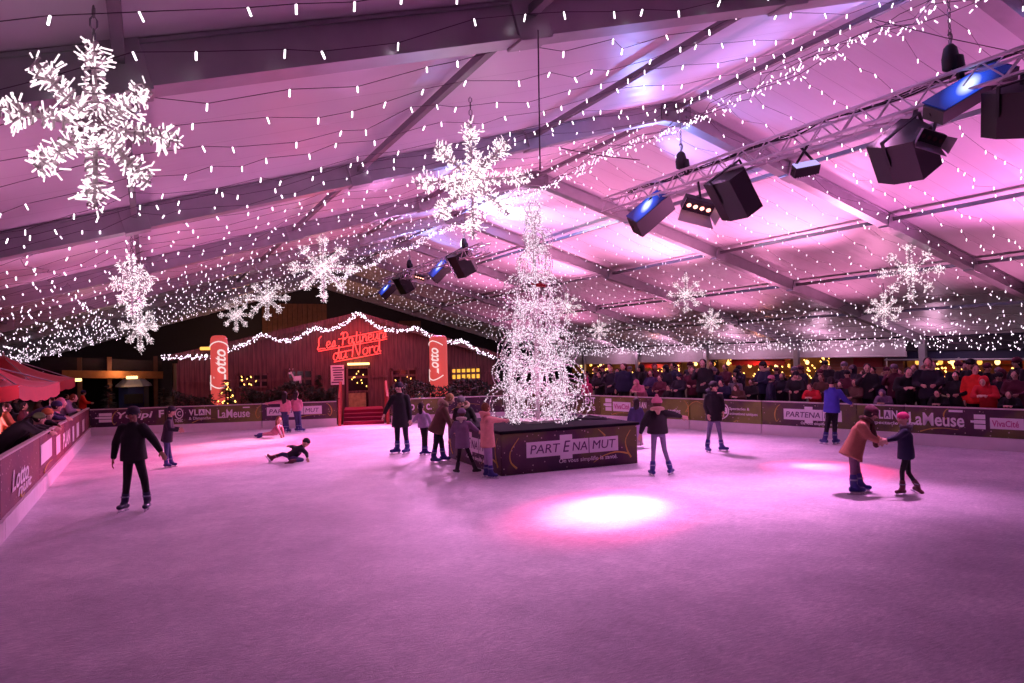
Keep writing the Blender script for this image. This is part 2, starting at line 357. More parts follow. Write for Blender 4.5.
# fabric roof: two slopes with scalloped sag between the rafters
b = B()
for sgn in (-1, 1):
    nl, nc = 40, 10; g = []
    for i in range(nl + 1):
        l = -2 + (LEND + 2) * i / nl; row = []
        for j in range(nc + 1): row.append(b.bm.verts.new(roof(RC + sgn * HALF * j / nc, l, .17)))
        g.append(row)
    for i in range(nl):
        for j in range(nc): b.bm.faces.new((g[i][j], g[i + 1][j], g[i + 1][j + 1], g[i][j + 1]) if sgn > 0 else (g[i][j], g[i][j + 1], g[i + 1][j + 1], g[i + 1][j]))
bmesh.ops.remove_doubles(b.bm, verts=b.bm.verts[:], dist=.001)
struct(b.done('ceiling', 'fabric', smooth=False))
for i in range(-1, 8):
    l = L0 + BAY * i
    for sgn in (-1, 1):
        b = B(); a, e = roof(RC, l, -.05), roof(RC + sgn * HALF, l, -.05)
        b.bar(a, e, .26, .40, up=(0, 0, 1))
        for zz in (-.19, .19): b.bar(a + V((0, 0, zz)), e + V((0, 0, zz)), .32, .035)
        for k in range(1, 5):                                   # fishplates at the purlin joints
            p = roof(RC + sgn * PUR * k, l, -.05); b.box(p, .42, .34, .46, (V((1, 0, -SL * sgn)).normalized(), V((0, 1, 0)), V((SL * sgn, 0, 1)).normalized()), .01)
        struct(b.done('roof_beam', 'dark_alu' if i < 0 else 'alu'))
    b = B(); b.box(roof(RC, l, -.12), .9, .36, .5, bev=.03)
    for dx in (-.3, .3):
        for dz in (-.1, .1): b.tube((roof(RC, l, -.12) + V((dx, -.21, dz)), roof(RC, l, -.12) + V((dx, .21, dz))), .035, 6)
    struct(b.done('ridge_beam_joint', 'dark_alu'))
for k in range(-4, 5):
    b = B(); c = RC + k * PUR
    for i in range(-1, 7):
        p, q = roof(c, L0 + BAY * i + .15, .02), roof(c, L0 + BAY * (i + 1) - .15, .02)
        if k == 0: p, q = p - V((0, 0, .06)), q - V((0, 0, .06))
        b.bar(p, q, .09, .11)
    struct(b.done('purlin_beam', 'dark_alu'))
for i in range(0, 8):
    for sgn in (-1, 1):
        l = L0 + BAY * i; c = RC + sgn * HALF; h = roof(c, l).z
        b = B(); b.box((c, l, h / 2 - .1), .2, .3, h - .1, bev=.015); b.box((c, l, .03), .5, .5, .06); b.box((c, l, h - .12), .34, .42, .3, bev=.02)
        struct(b.done('tent_column', 'alu'))
for sgn, y0_, y1_, zb, mt in ((1, 2, 22.3, 2.1, 'gablecloth'), (1, 22.3, 28.6, 1.84, 'fascia'), (1, 28.6, 35.8, 1.78, 'fascia'), (1, 35.8, 43, 1.62, 'fascia'), (1, 43, 50.2, 1.48, 'fascia'), (1, 50.2, 57.2, 1.4, 'fascia'), (-1, 2, 30, 2.2, 'gablecloth'), (-1, 30, 57.2, 2.2, 'gablecloth')):
    c = RC + sgn * (HALF + .12); zt = roof(RC + HALF, 0).z + .1        # cloth valance under the eave, weighted by a bar
    b = B(); b.box(V((c, (y0_ + y1_) / 2, (zt + zb) / 2)), .05, y1_ - y0_, zt - zb); b.tube([V((c, y0_, zb)), V((c, y1_, zb))], .05, 10)
    struct(b.done('trim_eave', mt))
# gable wall closing the far end of the tent: dark cloth and timber boards
b = B(); y = LEND
b.prism([V((RC - HALF, y, -.06)), V((RC + HALF, y, -.06)), roof(RC + HALF, y, .2), roof(RC, y, .2), roof(RC - HALF, y, .2)], (0, .12, 0)); struct(b.done('wall_back', 'gablecloth'))
b = B(); b.prism([V((RC - HALF - 6, -4, -.06)), V((RC - HALF - 6, LEND, -.06)), V((RC - HALF - 6, LEND, 3)), V((RC - HALF - 6, -4, 3))], (-.1, 0, 0)); struct(b.done('wall_left', 'gablecloth'))
for x0, x1 in ((262, 327), (399, 421)):
    a, c = at_l(x0, 320, y - .1), at_l(x1, 320, y - .1); top = min(roof(a.x, y).z, roof(c.x, y).z) - .5
    b = B(); n = max(3, int((c.x - a.x) / .35)); w = (c.x - a.x) / n
    for k in range(n): b.box((a.x + w * (k + .5), y - .05, (top + 2.2) / 2), w * .93, .06, top - 2.2)
    struct(b.done('wall_panel', 'brownpanel'))

# ------------------------------------------------------------------ rink boards
def board_frame(A, D, n):
    """A start on the ice, D run direction, n normal towards the rink"""
    return dict(A=V(A), D=V(D).normalized(), n=V(n).normalized())
FB = board_frame(FL, BD, (BD.y, -BD.x, 0)); FRT = board_frame(FR, RD, -RN); FLT = board_frame(V((-1.82, 0, 0)), (FL - NL), (1, 0, 0))
def s_of(F, x):                                                # run distance of an image column on a board's plane
    r = ray(x, 420); nn = F['D'].cross(ZZ); t = (F['A'] - EYE).dot(nn) / r.dot(nn); return (EYE + r * t - F['A']).dot(F['D'])
def pt(F, s, z, off=0): return F['A'] + F['D'] * s + F['n'] * off + ZZ * z
def board(F, s0, s1, h, bm_, label, marks=(), h1=None, group='advertising boards round the rink'):
    h1 = h1 or h; mid = pt(F, (s0 + s1) / 2, 0)
    root = empty('rink_board', mid, label, 'rink board', group)
    g = .012; s0 += g; s1 -= g
    def slab(z0a, z1a, z0b, z1b, o0, o1, name, m):
        b = B(); b.prism([pt(F, s0, z0a, o0), pt(F, s1, z0b, o0), pt(F, s1, z1b, o0), pt(F, s0, z1a, o0)], F['n'] * (o1 - o0)); return b.done(name, m, root)
    k = .27
    slab(0, k, 0, k, -.06, .05, 'kick_panel', 'kick'); slab(k, h - .03, k, h1 - .03, -.05, .0, 'banner', bm_)
    slab(h - .03, h, h1 - .03, h1, -.06, .02, 'top_rail', 'rail')
    right = 1 if F['D'].dot(RGT) * 1 > 0 else -1
    for mk in marks:
        kind, xa, xb, za, zb = mk[:5]; sa, sb = s_of(F, xa), s_of(F, xb)
        lo = min(sa, sb); w = abs(sb - sa)
        dirx = F['D'] if sb > sa else -F['D']; p00 = pt(F, sa, za, .006)
        if kind == 'text':
            fit_text(mk_t := text_mesh(mk[5], mk[7] if len(mk) > 7 else 0, mk[8] if len(mk) > 8 else .02, .01), p00 + F['n'] * .009, dirx, ZZ, w, zb - za, F['n'], .004)
            put('lettering', mk_t, mk[6], root)
        elif kind == 'box':
            b = B(); p00 = p00 + F['n'] * (mk[6] if len(mk) > 6 else 0); b.prism([p00, p00 + dirx * w, p00 + dirx * w + ZZ * (zb - za), p00 + ZZ * (zb - za)], F['n'] * .005); b.done('printed_panel', mk[5], root)
        elif kind == 'ring':
            b = B(); c = p00 + dirx * w / 2 + ZZ * (zb - za) / 2; r = w / 2; rz = (zb - za) / 2
            b.tube([c + dirx * r * math.cos(t * PI / 12) + ZZ * rz * math.sin(t * PI / 12) for t in range(24)], .018, 6, True); b.done('printed_ring', mk[5], root)
        elif kind == 'swirl':
            b = B(); c = p00 + dirx * w / 2 + ZZ * (zb - za) / 2; r = w / 2; rz = (zb - za) / 2; f = mk[6] if len(mk) > 6 else 1
            P = catmull([c + dirx * r * f * x + ZZ * rz * z for x, z in ((.9, 1), (.1, .75), (-.55, .2), (-.7, -.4), (-.2, -.95), (.45, -.6))], 5); b.tube(P[:len(P) // 2], .004, 6, r2=.018); b.tube(P[len(P) // 2 - 1:], .018, 6, r2=.004); b.done('printed_swirl', mk[5], root)
        elif kind == 'arc':
            b = B(); P = catmull([p00, p00 + dirx * w * .3 + ZZ * (zb - za) * .75, p00 + dirx * w * .65 + ZZ * (zb - za), p00 + dirx * w + ZZ * (zb - za) * .8], 5); b.tube(P, .014, 6, r2=.004); b.done('printed_swirl', mk[5], root)
        elif kind == 'logo':                                   # white square cut by two curved bars, with a short arm on its side
            b = B(); H = zb - za
            for q0, q1 in ((0, .30), (.36, .62), (.68, 1)): b.prism([p00 + ZZ * H * q0, p00 + dirx * w + ZZ * H * q0, p00 + dirx * w + ZZ * H * q1, p00 + ZZ * H * q1], F['n'] * .005)
            b.prism([p00 - dirx * w * .3 + ZZ * H * .42, p00 + ZZ * H * .42, p00 + ZZ * H * .58, p00 - dirx * w * .3 + ZZ * H * .58], F['n'] * .005)
            b.done('printed_emblem', mk[5], root)
    return root
def partena(xa, xb, z0, z1):
    w = xb - xa
    return [('box', xa, xb, z0, z1, 'whiteprint'), ('box', xa + w * .36, xa + w * .5, z0 - .07, z1 + .07, 'whiteprint', .0022), ('text', xa + w * .04, xa + w * .63, z0 + .07, z1 - .07, 'PARTENA', 'plumprint', .15, .006),
            ('box', xa + w * .665, xa + w * .672, z0, z1, 'plumprint', .0022), ('text', xa + w * .70, xa + w * .95, z0 + .07, z1 - .07, 'MUT', 'plumprint', .15, .0)]
def vlan(xa, xb, z0, z1, sub):
    w = xb - xa; zm = z0 + (z1 - z0) * .42
    return [('text', xa, xa + w * .22, zm, z1, 'V', 'whiteprint', 0, .03), ('text', xa + w * .25, xa + w * .42, zm, z1, 'L', 'whiteprint', 0, .03), ('box', xa + w * .45, xa + w * .72, zm, z1, 'whiteprint'), ('text', xa + w * .49, xa + w * .68, zm + .03, z1 - .03, 'A', 'plumprint', 0, .03),
            ('text', xa + w * .76, xb, zm, z1, 'N', 'whiteprint', 0, .03), ('text', xa, xb, z0, z0 + (z1 - z0) * .28, sub, 'whiteprint', 0, .01)]
def cuts(F, xs): return [s_of(F, x) for x in xs]
# far side, left of the gate
c = cuts(FB, (92, 165, 262, 337))
board(FB, .05, c[1], .86, 'bannerplum', 'advertising board in the far left corner, white emblem and script behind two skaters',
      [('logo', 99, 112, .42, .72, 'whiteprint'), ('text', 117, 153, .46, .74, 'Youpi', 'whiteprint', .2, .02), ('text', 159, 164.2, .52, .76, 'F', 'whiteprint', 0, .03), ('swirl', 111, 119, .32, .8, 'gold')])
board(FB, c[1], c[2], .86, 'banner', 'advertising board on the far side with large bold white title text',
      [('ring', 175.5, 183, .46, .78, 'whiteprint'), ('text', 177.5, 181, .54, .7, 'C', 'whiteprint'), ('text', 175, 183, .34, .44, 'TONIC', 'whiteprint')] + vlan(189, 211, .40, .74, '& Dimanche') +
      [('text', 218, 250, .42, .70, 'LaMeuse', 'whiteprint', 0, .018), ('box', 243, 250, .73, .77, 'whiteprint'), ('swirl', 255, 262, .36, .8, 'gold'), ('arc', 192, 216, .3, .42, 'gold')])
board(FB, c[2], c[3], .86, 'bannerplum', 'advertising board with a long white name panel, ending at the red-carpet gate',
      partena(267, 322, .44, .72) + [('swirl', 326, 333, .36, .8, 'gold', -1), ('arc', 296, 326, .3, .42, 'gold')])
c = cuts(FB, (391, 448))
board(FB, c[0], c[1], .86, 'banner', 'advertising board on the far side just right of the red-carpet gate', [('text', 410, 432, .44, .66, 'o c. c.', 'whiteprint')])
board(FB, c[1], 14.55, .86, 'bannerplum', 'advertising board on the far side hidden mostly by the light tree', [('arc', 452, 480, .4, .6, 'gold')])
# right side, running towards the camera
e = cuts(FRT, (600.5, 690, 762, 857, 905)); hR = .91
board(FRT, .05, e[0], hR, 'bannerplum', 'advertising board at the far right end of the rink beside the light tree', [('text', 586, 596, .62, .84, 'ENT', 'whiteprint', 0, .03), ('text', 588, 596, .40, .54, 'TS', 'whiteprint', 0, .02)])
board(FRT, e[0], e[1], hR, 'banner', 'advertising board behind the girl in the black jacket, white emblem and name panel',
      [('logo', 606, 612, .42, .82, 'whiteprint'), ('box', 613.5, 631, .42, .72, 'whiteprint'), ('text', 614.5, 630, .49, .66, 'VivaCité', 'pinkprint', 0, .02), ('text', 638, 647, .55, .75, 'VLAN', 'whiteprint', 0, .03), ('text', 668, 681, .42, .6, 'sorties', 'whiteprint', .2, .02), ('arc', 612, 630, .3, .38, 'gold'), ('swirl', 684, 690, .34, .84, 'gold', -1)])
board(FRT, e[1], e[2], hR, 'banner', 'advertising board with round white emblem and small white text behind the boy in black',
      [('ring', 712, 729, .36, .82, 'whiteprint'), ('text', 723, 728, .5, .7, 'e', 'whiteprint', 0, .03), ('text', 730, 750, .60, .70, 'Spectacles &', 'whiteprint', 0, .01), ('text', 730, 758, .46, .56, 'animations uniques', 'whiteprint', 0, .01), ('arc', 686, 703, .5, .82, 'gold'), ('arc', 734, 740, .29, .33, 'gold')])
board(FRT, e[2], e[3], hR, 'bannerplum', 'advertising board with a wide white name panel beside the man in the blue jacket',
      partena(784, 842, .44, .72) + [('text', 801, 838, .31, .40, 'On vous simplifie la santé', 'whiteprint', 0, .01), ('swirl', 774, 781, .36, .82, 'gold')])
board(FRT, e[3], e[4], hR, 'banner', 'advertising board behind the woman in the camel coat and the child in navy', vlan(873, 898, .42, .78, 'spectacle'))
board(FRT, e[4], s_of(FRT, 1040), hR, 'bannerplum', 'advertising board at the right edge with the largest bold white title text',
      [('text', 909, 964.5, .46, .76, 'LaMeuse', 'whiteprint', 0, .02), ('box', 949, 963, .79, .84, 'whiteprint'), ('arc', 920, 958, .32, .42, 'gold'), ('logo', 974, 985.5, .44, .76, 'whiteprint'), ('box', 990, 1024, .46, .70, 'whiteprint'), ('text', 992, 1019, .51, .65, 'VivaCité', 'pinkprint', 0, .02), ('swirl', 943, 949, .62, .86, 'gold')])
board(FRT, s_of(FRT, 1040), s_of(FRT, 1040) + 5, hR, 'banner', 'advertising board continuing past the right edge of the ice', [])
# left side
def hl(s): return 1.10 - .0115 * max(0, s - 12) if s > 12 else 1.10
for i, (s0, s1, mk, lb) in enumerate([
    (5.5, 11.8, [], 'wine-red rink board nearest the camera on the left side'),
    (11.8, 15.6, [('text', 10, 27, .50, .80, 'Lotto', 'whiteprint', .3, .015), ('text', 16, 30, .36, .52, 'nuit', 'whiteprint', .3, .01), ('swirl', 18, 26, .29, .4, 'gold')], 'wine-red rink board with white script under the leaning spectators on the left'),
    (15.6, 19.8, [('box', 40, 51, .50, .86, 'whiteprint'), ('arc', 43, 52, .32, .42, 'gold')], 'wine-red rink board with a blank white square panel on the left side'),
    (19.8, 23.6, [('box', 55.5, 59.5, .42, .8, 'whiteprint'), ('text', 62, 69, .42, .76, 'PLAN', 'whiteprint', 0, .03)], 'wine-red rink board with white block letters on the left side'),
    (23.6, 27.2, [('box', 72, 73.5, .36, .74, 'whiteprint'), ('box', 76, 78.5, .36, .74, 'whiteprint'), ('box', 82, 84, .36, .7, 'whiteprint')], 'wine-red rink board with white upright panels in the far left corner')]):
    board(FLT, s0, s1, hl(s0), 'bannerwine', lb, mk, hl(s1))

# ------------------------------------------------------------------ red-carpet gate and steps
gL, gR = pt(FB, s_of(FB, 339.5), 0), pt(FB, s_of(FB, 388), 0); nb = -FB['n']
root = empty('carpeted_steps', (gL + gR) / 2, 'red-carpeted steps leading from the rink gate up to the chalet door', 'steps')
for k in range(4):
    b = B(); a0 = gL + FB['D'] * .12 + nb * (.15 + .42 * k); a1 = gR - FB['D'] * .12 + nb * (.15 + .42 * k); h = .11 * (k + 1)
    b.prism([a0, a1, a1 + nb * (.42 if k < 3 else 1.6), a0 + nb * (.42 if k < 3 else 1.6)], (0, 0, h)); b.done('step', 'carpet', root)
for A_, lab in ((gL, 'red wooden handrail left of the carpeted steps'), (gR, 'red wooden handrail right of the carpeted steps')):
    r = empty('handrail', A_, lab, 'handrail', 'handrails of the chalet steps'); pts = []
    for k in (0, .9, 1.8):
        p = A_ + nb * k; b = B(); b.box(p + ZZ * (.45 + .15 * k), .09, .09, .9 + .3 * k, bev=.01); b.done('post', 'redwood', r)
    b = B(); b.bar(A_ + ZZ * .92, A_ + nb * 1.8 + ZZ * 1.42, .07, .09); b.done('top_rail', 'redwood', r)
    b = B(); b.bar(A_ + ZZ * .5, A_ + nb * 1.8 + ZZ * .98, .05, .06); b.done('middle_rail', 'redwood', r)

# ------------------------------------------------------------------ chalet
CL = 29.6
def cw(x, y, off=0): p = at_l(x, y, CL - off); return p
ap = cw(357, 316); le = cw(178, 357); re = cw(494, 356); zE = min(le.z, re.z)
ch = empty('chalet', (ap.x, CL, 0), 'dark red wooden chalet with low gable and red neon writing', 'chalet')
b = B(); b.prism([V((le.x, CL, 0)), V((re.x, CL, 0)), V((re.x, CL, re.z)), V((ap.x, CL, ap.z)), V((le.x, CL, le.z))], (0, .12, 0)); b.done('front_wall', 'planks', ch)
for x in (le.x, re.x): b = B(); b.box((x, CL + 3, zE / 2), .1, 6, zE); b.done('side_wall', 'planks', ch)
for e_ in (le, re):
    b = B(); d = V((e_.x, 0, e_.z)) - V((ap.x, 0, ap.z)); n_ = V((0, 1, 0)).cross(d).normalized(); n_ = n_ if n_.z > 0 else -n_
    a0 = V((ap.x, CL - .28, ap.z)); e0 = V((e_.x, CL - .28, e_.z)) + d.normalized() * .3
    b.prism([a0, e0, e0 + n_ * .12, a0 + n_ * .12], (0, 6.4, 0)); b.done('roof', 'darkroof', ch)
    b = B(); b.bar(a0 - V((0, .02, -.02)) + n_ * .02, e0 - V((0, .02, -.02)) + n_ * .02, .05, .2); b.done('bargeboard', 'planks', ch)
# battens on the facade
b = B()
for zz in (1.55,): b.box(((le.x + re.x) / 2, CL - .03, zz), re.x - le.x - .2, .05, .1)
b.done('batten', 'planks', ch)
def facade_rect(x0, x1, y0, y1): p, q = cw(x0, y1), cw(x1, y0); return p.x, q.x, p.z, q.z
def window(x0, x1, y0, y1, pane, nv, nh=1, deco=None):
    xa, xb, za, zb = facade_rect(x0, x1, y0, y1)
    w = B()
    for x in (xa, xb): w.box((x, CL - .04, (za + zb) / 2), .08, .08, zb - za + .16)
    for z in (za, zb): w.box(((xa + xb) / 2, CL - .04, z), xb - xa + .16, .08, .08)
    fr = w.done('window', 'planks', ch)
    b = B(); b.box(((xa + xb) / 2, CL - .015, (za + zb) / 2), xb - xa, .02, zb - za); b.done('pane', pane, fr)
    b = B()
    for k in range(1, nv): b.box((xa + (xb - xa) * k / nv, CL - .045, (za + zb) / 2), .06, .04, zb - za)
    for k in range(1, nh): b.box(((xa + xb) / 2, CL - .045, za + (zb - za) * k / nh), xb - xa, .04, .04)
    b.done('mullion', 'planks', fr)
    if deco:
        b = B()
        for k in range(deco[1]):
            p = V((random.uniform(xa + .1, xb - .1), CL - .05, random.uniform(za + .05, zb - .05))); b.rod(p, p + V((random.uniform(-.05, .05), 0, .06)), .016)
        b.done('window_light', deco[0], fr)
    return fr
M['darkpane'] = mat('darkpane', (.02, .012, .014), .12)
window(451, 480, 367.5, 380, 'windowglow', 6); window(238, 268, 374, 388, 'darkpane', 4, 1, ('yellowbulb', 9)); wr = window(288, 312, 370, 387, 'darkpane', 3, 2); window(392, 416, 369, 383, 'darkpane', 3, 2, ('yellowbulb', 3))
# white reindeer cut-out in the middle window
xa, xb, za, zb = facade_rect(290, 302, 372, 386); b = B()
b.loft([(V((xa + .12, CL - .07, za + .28)), V((0, .015, 0)), V((0, 0, .09))), (V((xa + .42, CL - .07, za + .30)), V((0, .015, 0)), V((0, 0, .10)))], 8)
for x in (.14, .2, .36, .41): b.bar((xa + x, CL - .07, za + .02), (xa + x, CL - .07, za + .26), .03)
b.bar((xa + .14, CL - .07, za + .32), (xa + .04, CL - .07, za + .5), .06); b.box((xa + .01, CL - .07, za + .5), .13, .03, .07)
for dx in (-.06, .08): b.bar((xa + .04, CL - .07, za + .52), (xa + .04 + dx, CL - .07, za + .68), .02)
b.done('reindeer_cutout', 'whiteprint', wr)
# door with glazed leaf, door lamp and poster
xa, xb, za, zb = facade_rect(347, 368.5, 367, 412); dr = empty('door', ((xa + xb) / 2, CL - .05, za)); dr.parent = ch; dr.location = V(((xa + xb) / 2, CL - .05, za)) - V(ch.location)
b = B()
for x in (xa, xb): b.box((x, CL - .05, (za + zb) / 2), .1, .12, zb - za)
b.box(((xa + xb) / 2, CL - .05, zb), xb - xa + .1, .12, .1); b.box(((xa + xb) / 2, CL - .05, za + (zb - za) * .45), xb - xa, .08, .08); b.done('door_frame', 'planks', dr)
b = B(); b.box(((xa + xb) / 2, CL - .02, (za + zb) / 2), xb - xa, .02, zb - za); b.done('door_glass', 'darkpane', dr)
b = B(); b.box(((xa + xb) / 2 - .05, CL - .045, za + (zb - za) * .22), (xb - xa) * .8, .02, (zb - za) * .4); b.done('door_poster', mat('doorposter', (.35, .25, .10), .5, noise=.9, nscale=6), dr)
b = B()
for k in range(10):
    p = V((random.uniform(xa + .1, xb - .1), CL - .07, za + (zb - za) * random.uniform(.5, .95))); b.rod(p, p + ZZ * .05, .016)
b.done('door_light', 'yellowbulb', dr)
xa, xb, za, zb = facade_rect(347, 368, 362.8, 365); b = B(); b.box(((xa + xb) / 2, CL - .15, (za + zb) / 2), xb - xa, .2, .09, bev=.02); b.done('door_lamp', 'warmglow', ch)
xa, xb, za, zb = facade_rect(330.5, 343.5, 365, 385); b = B(); b.box(((xa + xb) / 2, CL - .05, (za + zb) / 2), xb - xa, .05, zb - za); ps = b.done('notice_board', 'white', ch)
b = B()
for k in range(7): b.box(((xa + xb) / 2 + random.uniform(-.05, .05), CL - .08, za + .1 + (zb - za - .2) * k / 6), (xb - xa) * random.uniform(.5, .85), .012, .05)
b.done('printed_line', 'plumprint', ps)
# neon script
GL = {'L': ([(.42, 1), (.18, .8), (.16, .3), (.05, .02), (.3, .05), (.75, .0)], .8), 'e': ([(0, .22), (.35, .3), (.28, .5), (.08, .4), (.08, .1), (.25, .0), (.5, .12)], .5), 's': ([(.0, .05), (.22, .5), (.3, .25), (.18, .0), (.0, .06), (.42, .08)], .42),
      'P': ([(.2, 0), (.3, 1), (.05, .85), (.5, 1.0), (.68, .75), (.5, .5), (.25, .45)], .72), 'a': ([(.4, .45), (.1, .45), (.05, .1), (.25, .02), (.42, .45), (.42, .05), (.55, .1)], .55), 't': ([(.25, .9), (.2, .1), (.3, 0), (.42, .1)], .42), 'i': ([(.1, .5), (.1, .08), (.18, .0), (.3, .1)], .3),
      'n': ([(.05, .0), (.08, .48), (.12, .3), (.3, .5), (.38, .3), (.38, .05), (.52, .06)], .52), 'u': ([(.05, .5), (.05, .1), (.2, 0), (.38, .3), (.4, .5), (.4, .06), (.52, .06)], .52), 'r': ([(.05, .0), (.08, .5), (.1, .4), (.32, .5), (.3, .38)], .38),
      'd': ([(.4, .4), (.1, .45), (.05, .1), (.25, .02), (.42, .5), (.45, 1), (.44, .1), (.55, .06)], .55), 'N': ([(.0, .0), (.12, 1), (.2, .9), (.5, .02), (.62, 1.0), (.75, 1.0)], .75), 'o': ([(.25, .5), (.05, .3), (.15, .02), (.38, .1), (.4, .4), (.22, .5), (.5, .42)], .5), ' ': (None, .35)}
ne = empty('neon_sign', (ap.x, CL - .12, 2.8), 'red neon script in two rising lines on the chalet gable above the door', 'neon sign'); 
for line, (x0, y0), (x1, y1), hpx in (('Les Patineurs', (317, 350), (387, 337.5), 13), ('du Nord', (333, 360.5), (381, 351.5), 14)):
    p0, p1 = cw(x0, y0, .14), cw(x1, y1, .14); ux = p1 - p0; tot = sum(GL[k][1] for k in line); uz = V((0, 0, 1)) * (hpx * depth(p0) / FPX); cur = 0
    b = B()
    for k in line:
        g, w = GL[k]
        if g: b.tube(catmull([p0 + ux * ((cur + x) / tot) + uz * z for x, z in g], 4), .022, 6)
        if k == 'i': q = p0 + ux * ((cur + .14) / tot) + uz * .75; b.rod(q, q + ux * .01, .024)
        cur += w
    b.tube([p0 + ux * (.02) - uz * .12, p1 - uz * .12], .02, 6)
    if line[0] == 'L': b.tube([p0 + ux * .3 + uz * .55, p1 + uz * .62], .02, 6)
    else: b.tube([p0 + ux * .05 + uz * .5, p0 + ux * .4 + uz * .5], .02, 6)
    b.done('neon_tube', 'neon', ne)
b = B()
for x, y in ((320, 345), (345, 342), (380, 340), (340, 355), (372, 352)): b.box(cw(x, y, .07), .04, .14, .04)
b.done('tube_clip', 'black', ne)
# light garland along the gable
gp = [(163, 357), (182, 357.5), (200, 357), (215, 356), (232, 349), (248, 343), (262, 334.5), (276, 340), (290, 340.5), (302, 335.5), (314, 328.5), (325, 330.5), (338, 327), (350, 320), (358, 313.5), (368, 320), (380, 327.5), (394, 330.5), (408, 330), (414, 328), (422, 331), (432, 337.5), (446, 342), (458, 341.5), (463, 341), (472, 347), (482, 353), (494, 357)]
P = catmull([cw(x, y, .4) for x, y in gp], 5)
ga = empty('light_garland', (ap.x, CL - .4, 3.9), 'thick garland of white lights swagged along the chalet gable', 'light garland'); b = B(); b.tube(P, .015, 5); b.done('wire', 'wire', ga)
b = B()
for p, q in zip(P, P[1:]):
    for k in range(5):
        c = p + (q - p) * random.random() + V([random.uniform(-.07, .07) for _ in range(3)]); b.rod(c, c + V([random.uniform(-.05, .05) for _ in range(3)]), .016)
o = b.done('bulb', 'bulb_far', ga); o['kind'] = 'stuff'

# ------------------------------------------------------------------ red columns with white script
for (xa, xb, yt, yb, L_, lab, ang) in ((210.3, 228.3, 335.5, 404, 28.2, 'red inflatable column with white upright script at the left end of the chalet', .0), (430, 447.3, 335.5, 402, 28.0, 'red inflatable column turned sideways so its script is cut off, right of the chalet door', -.9)):
    a, c = at_l(xa, 370, L_), at_l(xb, 370, L_); cen = (a + c) / 2; r = (c - a).length / 2 * .97; zt = at_l((xa + xb) / 2, yt, L_).z
    rt = empty('advertising_column', (cen.x, L_, 0), lab, 'inflatable column', 'red inflatable columns'); b = B()
    b.loft([(V((cen.x, L_, z)), V((r * k, 0, 0)), V((0, r * k, 0))) for z, k in ((0, .97), (.1, 1), (zt - .22, 1), (zt - .1, .95), (zt - .03, .8), (zt, .5))], 28, 2); b.done('body', 'column', rt, True)
    th0 = -PI / 2 - YAW * .25 + ang
    def wrap(a_, z): return V((cen.x + (r + .012) * math.cos(th0 + a_ / r), L_ + (r + .012) * math.sin(th0 + a_ / r), z))
    me = text_mesh('Lotto', .25, .02, .0); xs = [v.co.x for v in me.vertices]; ys = [v.co.y for v in me.vertices]; x0, x1, y0, y1 = min(xs), max(xs), min(ys), max(ys)
    for v in me.vertices:
        u = (v.co.x - x0) / (x1 - x0); w = (v.co.y - y0) / (y1 - y0); v.co = wrap(.25 - w * .44, 1.62 + u * (zt - 1.62 - .50))
    put('lettering', me, 'columntext', rt)
    b = B(); zc = zt - .30
    b.tube([wrap(-.42 + .84 * k / 10, zc - .18 * abs(k / 5 - 1) ** 1.5 + .08) for k in range(11)], .022, 6); b.tube([wrap(-.42 + .84 * k / 10, 1.46 + .2 * abs(k / 5 - 1) ** 1.5 - .1) for k in range(11)], .022, 6)
    b.tube([wrap(-.36, 1.3 + (zc - 1.35) * k / 6) for k in range(3)], .018, 6)
    b.done('printed_swirl', 'columntext', rt)

# ------------------------------------------------------------------ fairy lights under the roof
rnd = random.Random(11)
BULB = []
for k in range(6):                                             # small led rods, hanging at slightly different angles
    d = V((rnd.uniform(-.5, .5), rnd.uniform(-.5, .5), -1)).normalized() * .075; b = B(); b.rod(V((0, 0, 0)), d, .009); bmesh.ops.recalc_face_normals(b.bm, faces=b.bm.faces[:]); me = mesh(b.bm, name='bulb'); me.materials.append(M['bulb']); BULB.append(me)
nb_ = 0
for k in range(0, 50):
    l = 4.6 + 1.03 * k + (.0 if k % 7 else .25)
    if abs(((l - L0) / BAY) - round((l - L0) / BAY)) < .05: l += .4
    for sgn in (-1, 1):
        pts = []; c = 0.0
        while c < HALF:
            p = roof(RC + sgn * c, l + rnd.uniform(-.14, .14), -.02 - .16 * abs(math.sin(c * PI / PUR)) - rnd.uniform(0, .1)); pts.append(p); c += .62 * rnd.uniform(.5, 1.4) * (.92 if k < 8 and sgn < 0 else .74)
        vis = [i for i, p in enumerate(pts) if in_frame(p, 20) and p.y < LEND - .3]
        if len(vis) < 2: continue
        i0, i1 = max(0, vis[0] - 1), min(len(pts) - 1, vis[-1] + 1)
        side = 'rising to the ridge on the left slope' if sgn < 0 else 'running down the right slope'
        near = l < 13
        s = empty('fairy_light_string', pts[i0], ('near string of white lights ' if near else 'distant string of tiny lights ') + side + ' of the roof', 'fairy lights', ('near' if near else 'distant') + ' light strings, ' + ('left slope' if sgn < 0 else 'right slope'))
        b = B(); b.tube([p for p in pts[i0:i1 + 1]], .0045 if l < 20 else .003, 3); b.done('wire', 'wire', s)
        b = B(); n = 0
        for i in vis:
            p = pts[i]
            if near:
                o = put('bulb', rnd.choice(BULB), None, s, p - s.location); o.rotation_euler.z = rnd.uniform(0, 6.28); nb_ += 1
            else:
                d = V((rnd.uniform(-.6, .6), rnd.uniform(-.6, .6), -1)).normalized() * rnd.uniform(.04, .08); b.rod(p, p + d, rnd.uniform(.010, .0145) if l < 34 else rnd.uniform(.010, .019)); n += 1
        if n: o = b.done('bulb', 'bulb_far', s); o['kind'] = 'stuff'
        else: b.bm.free()
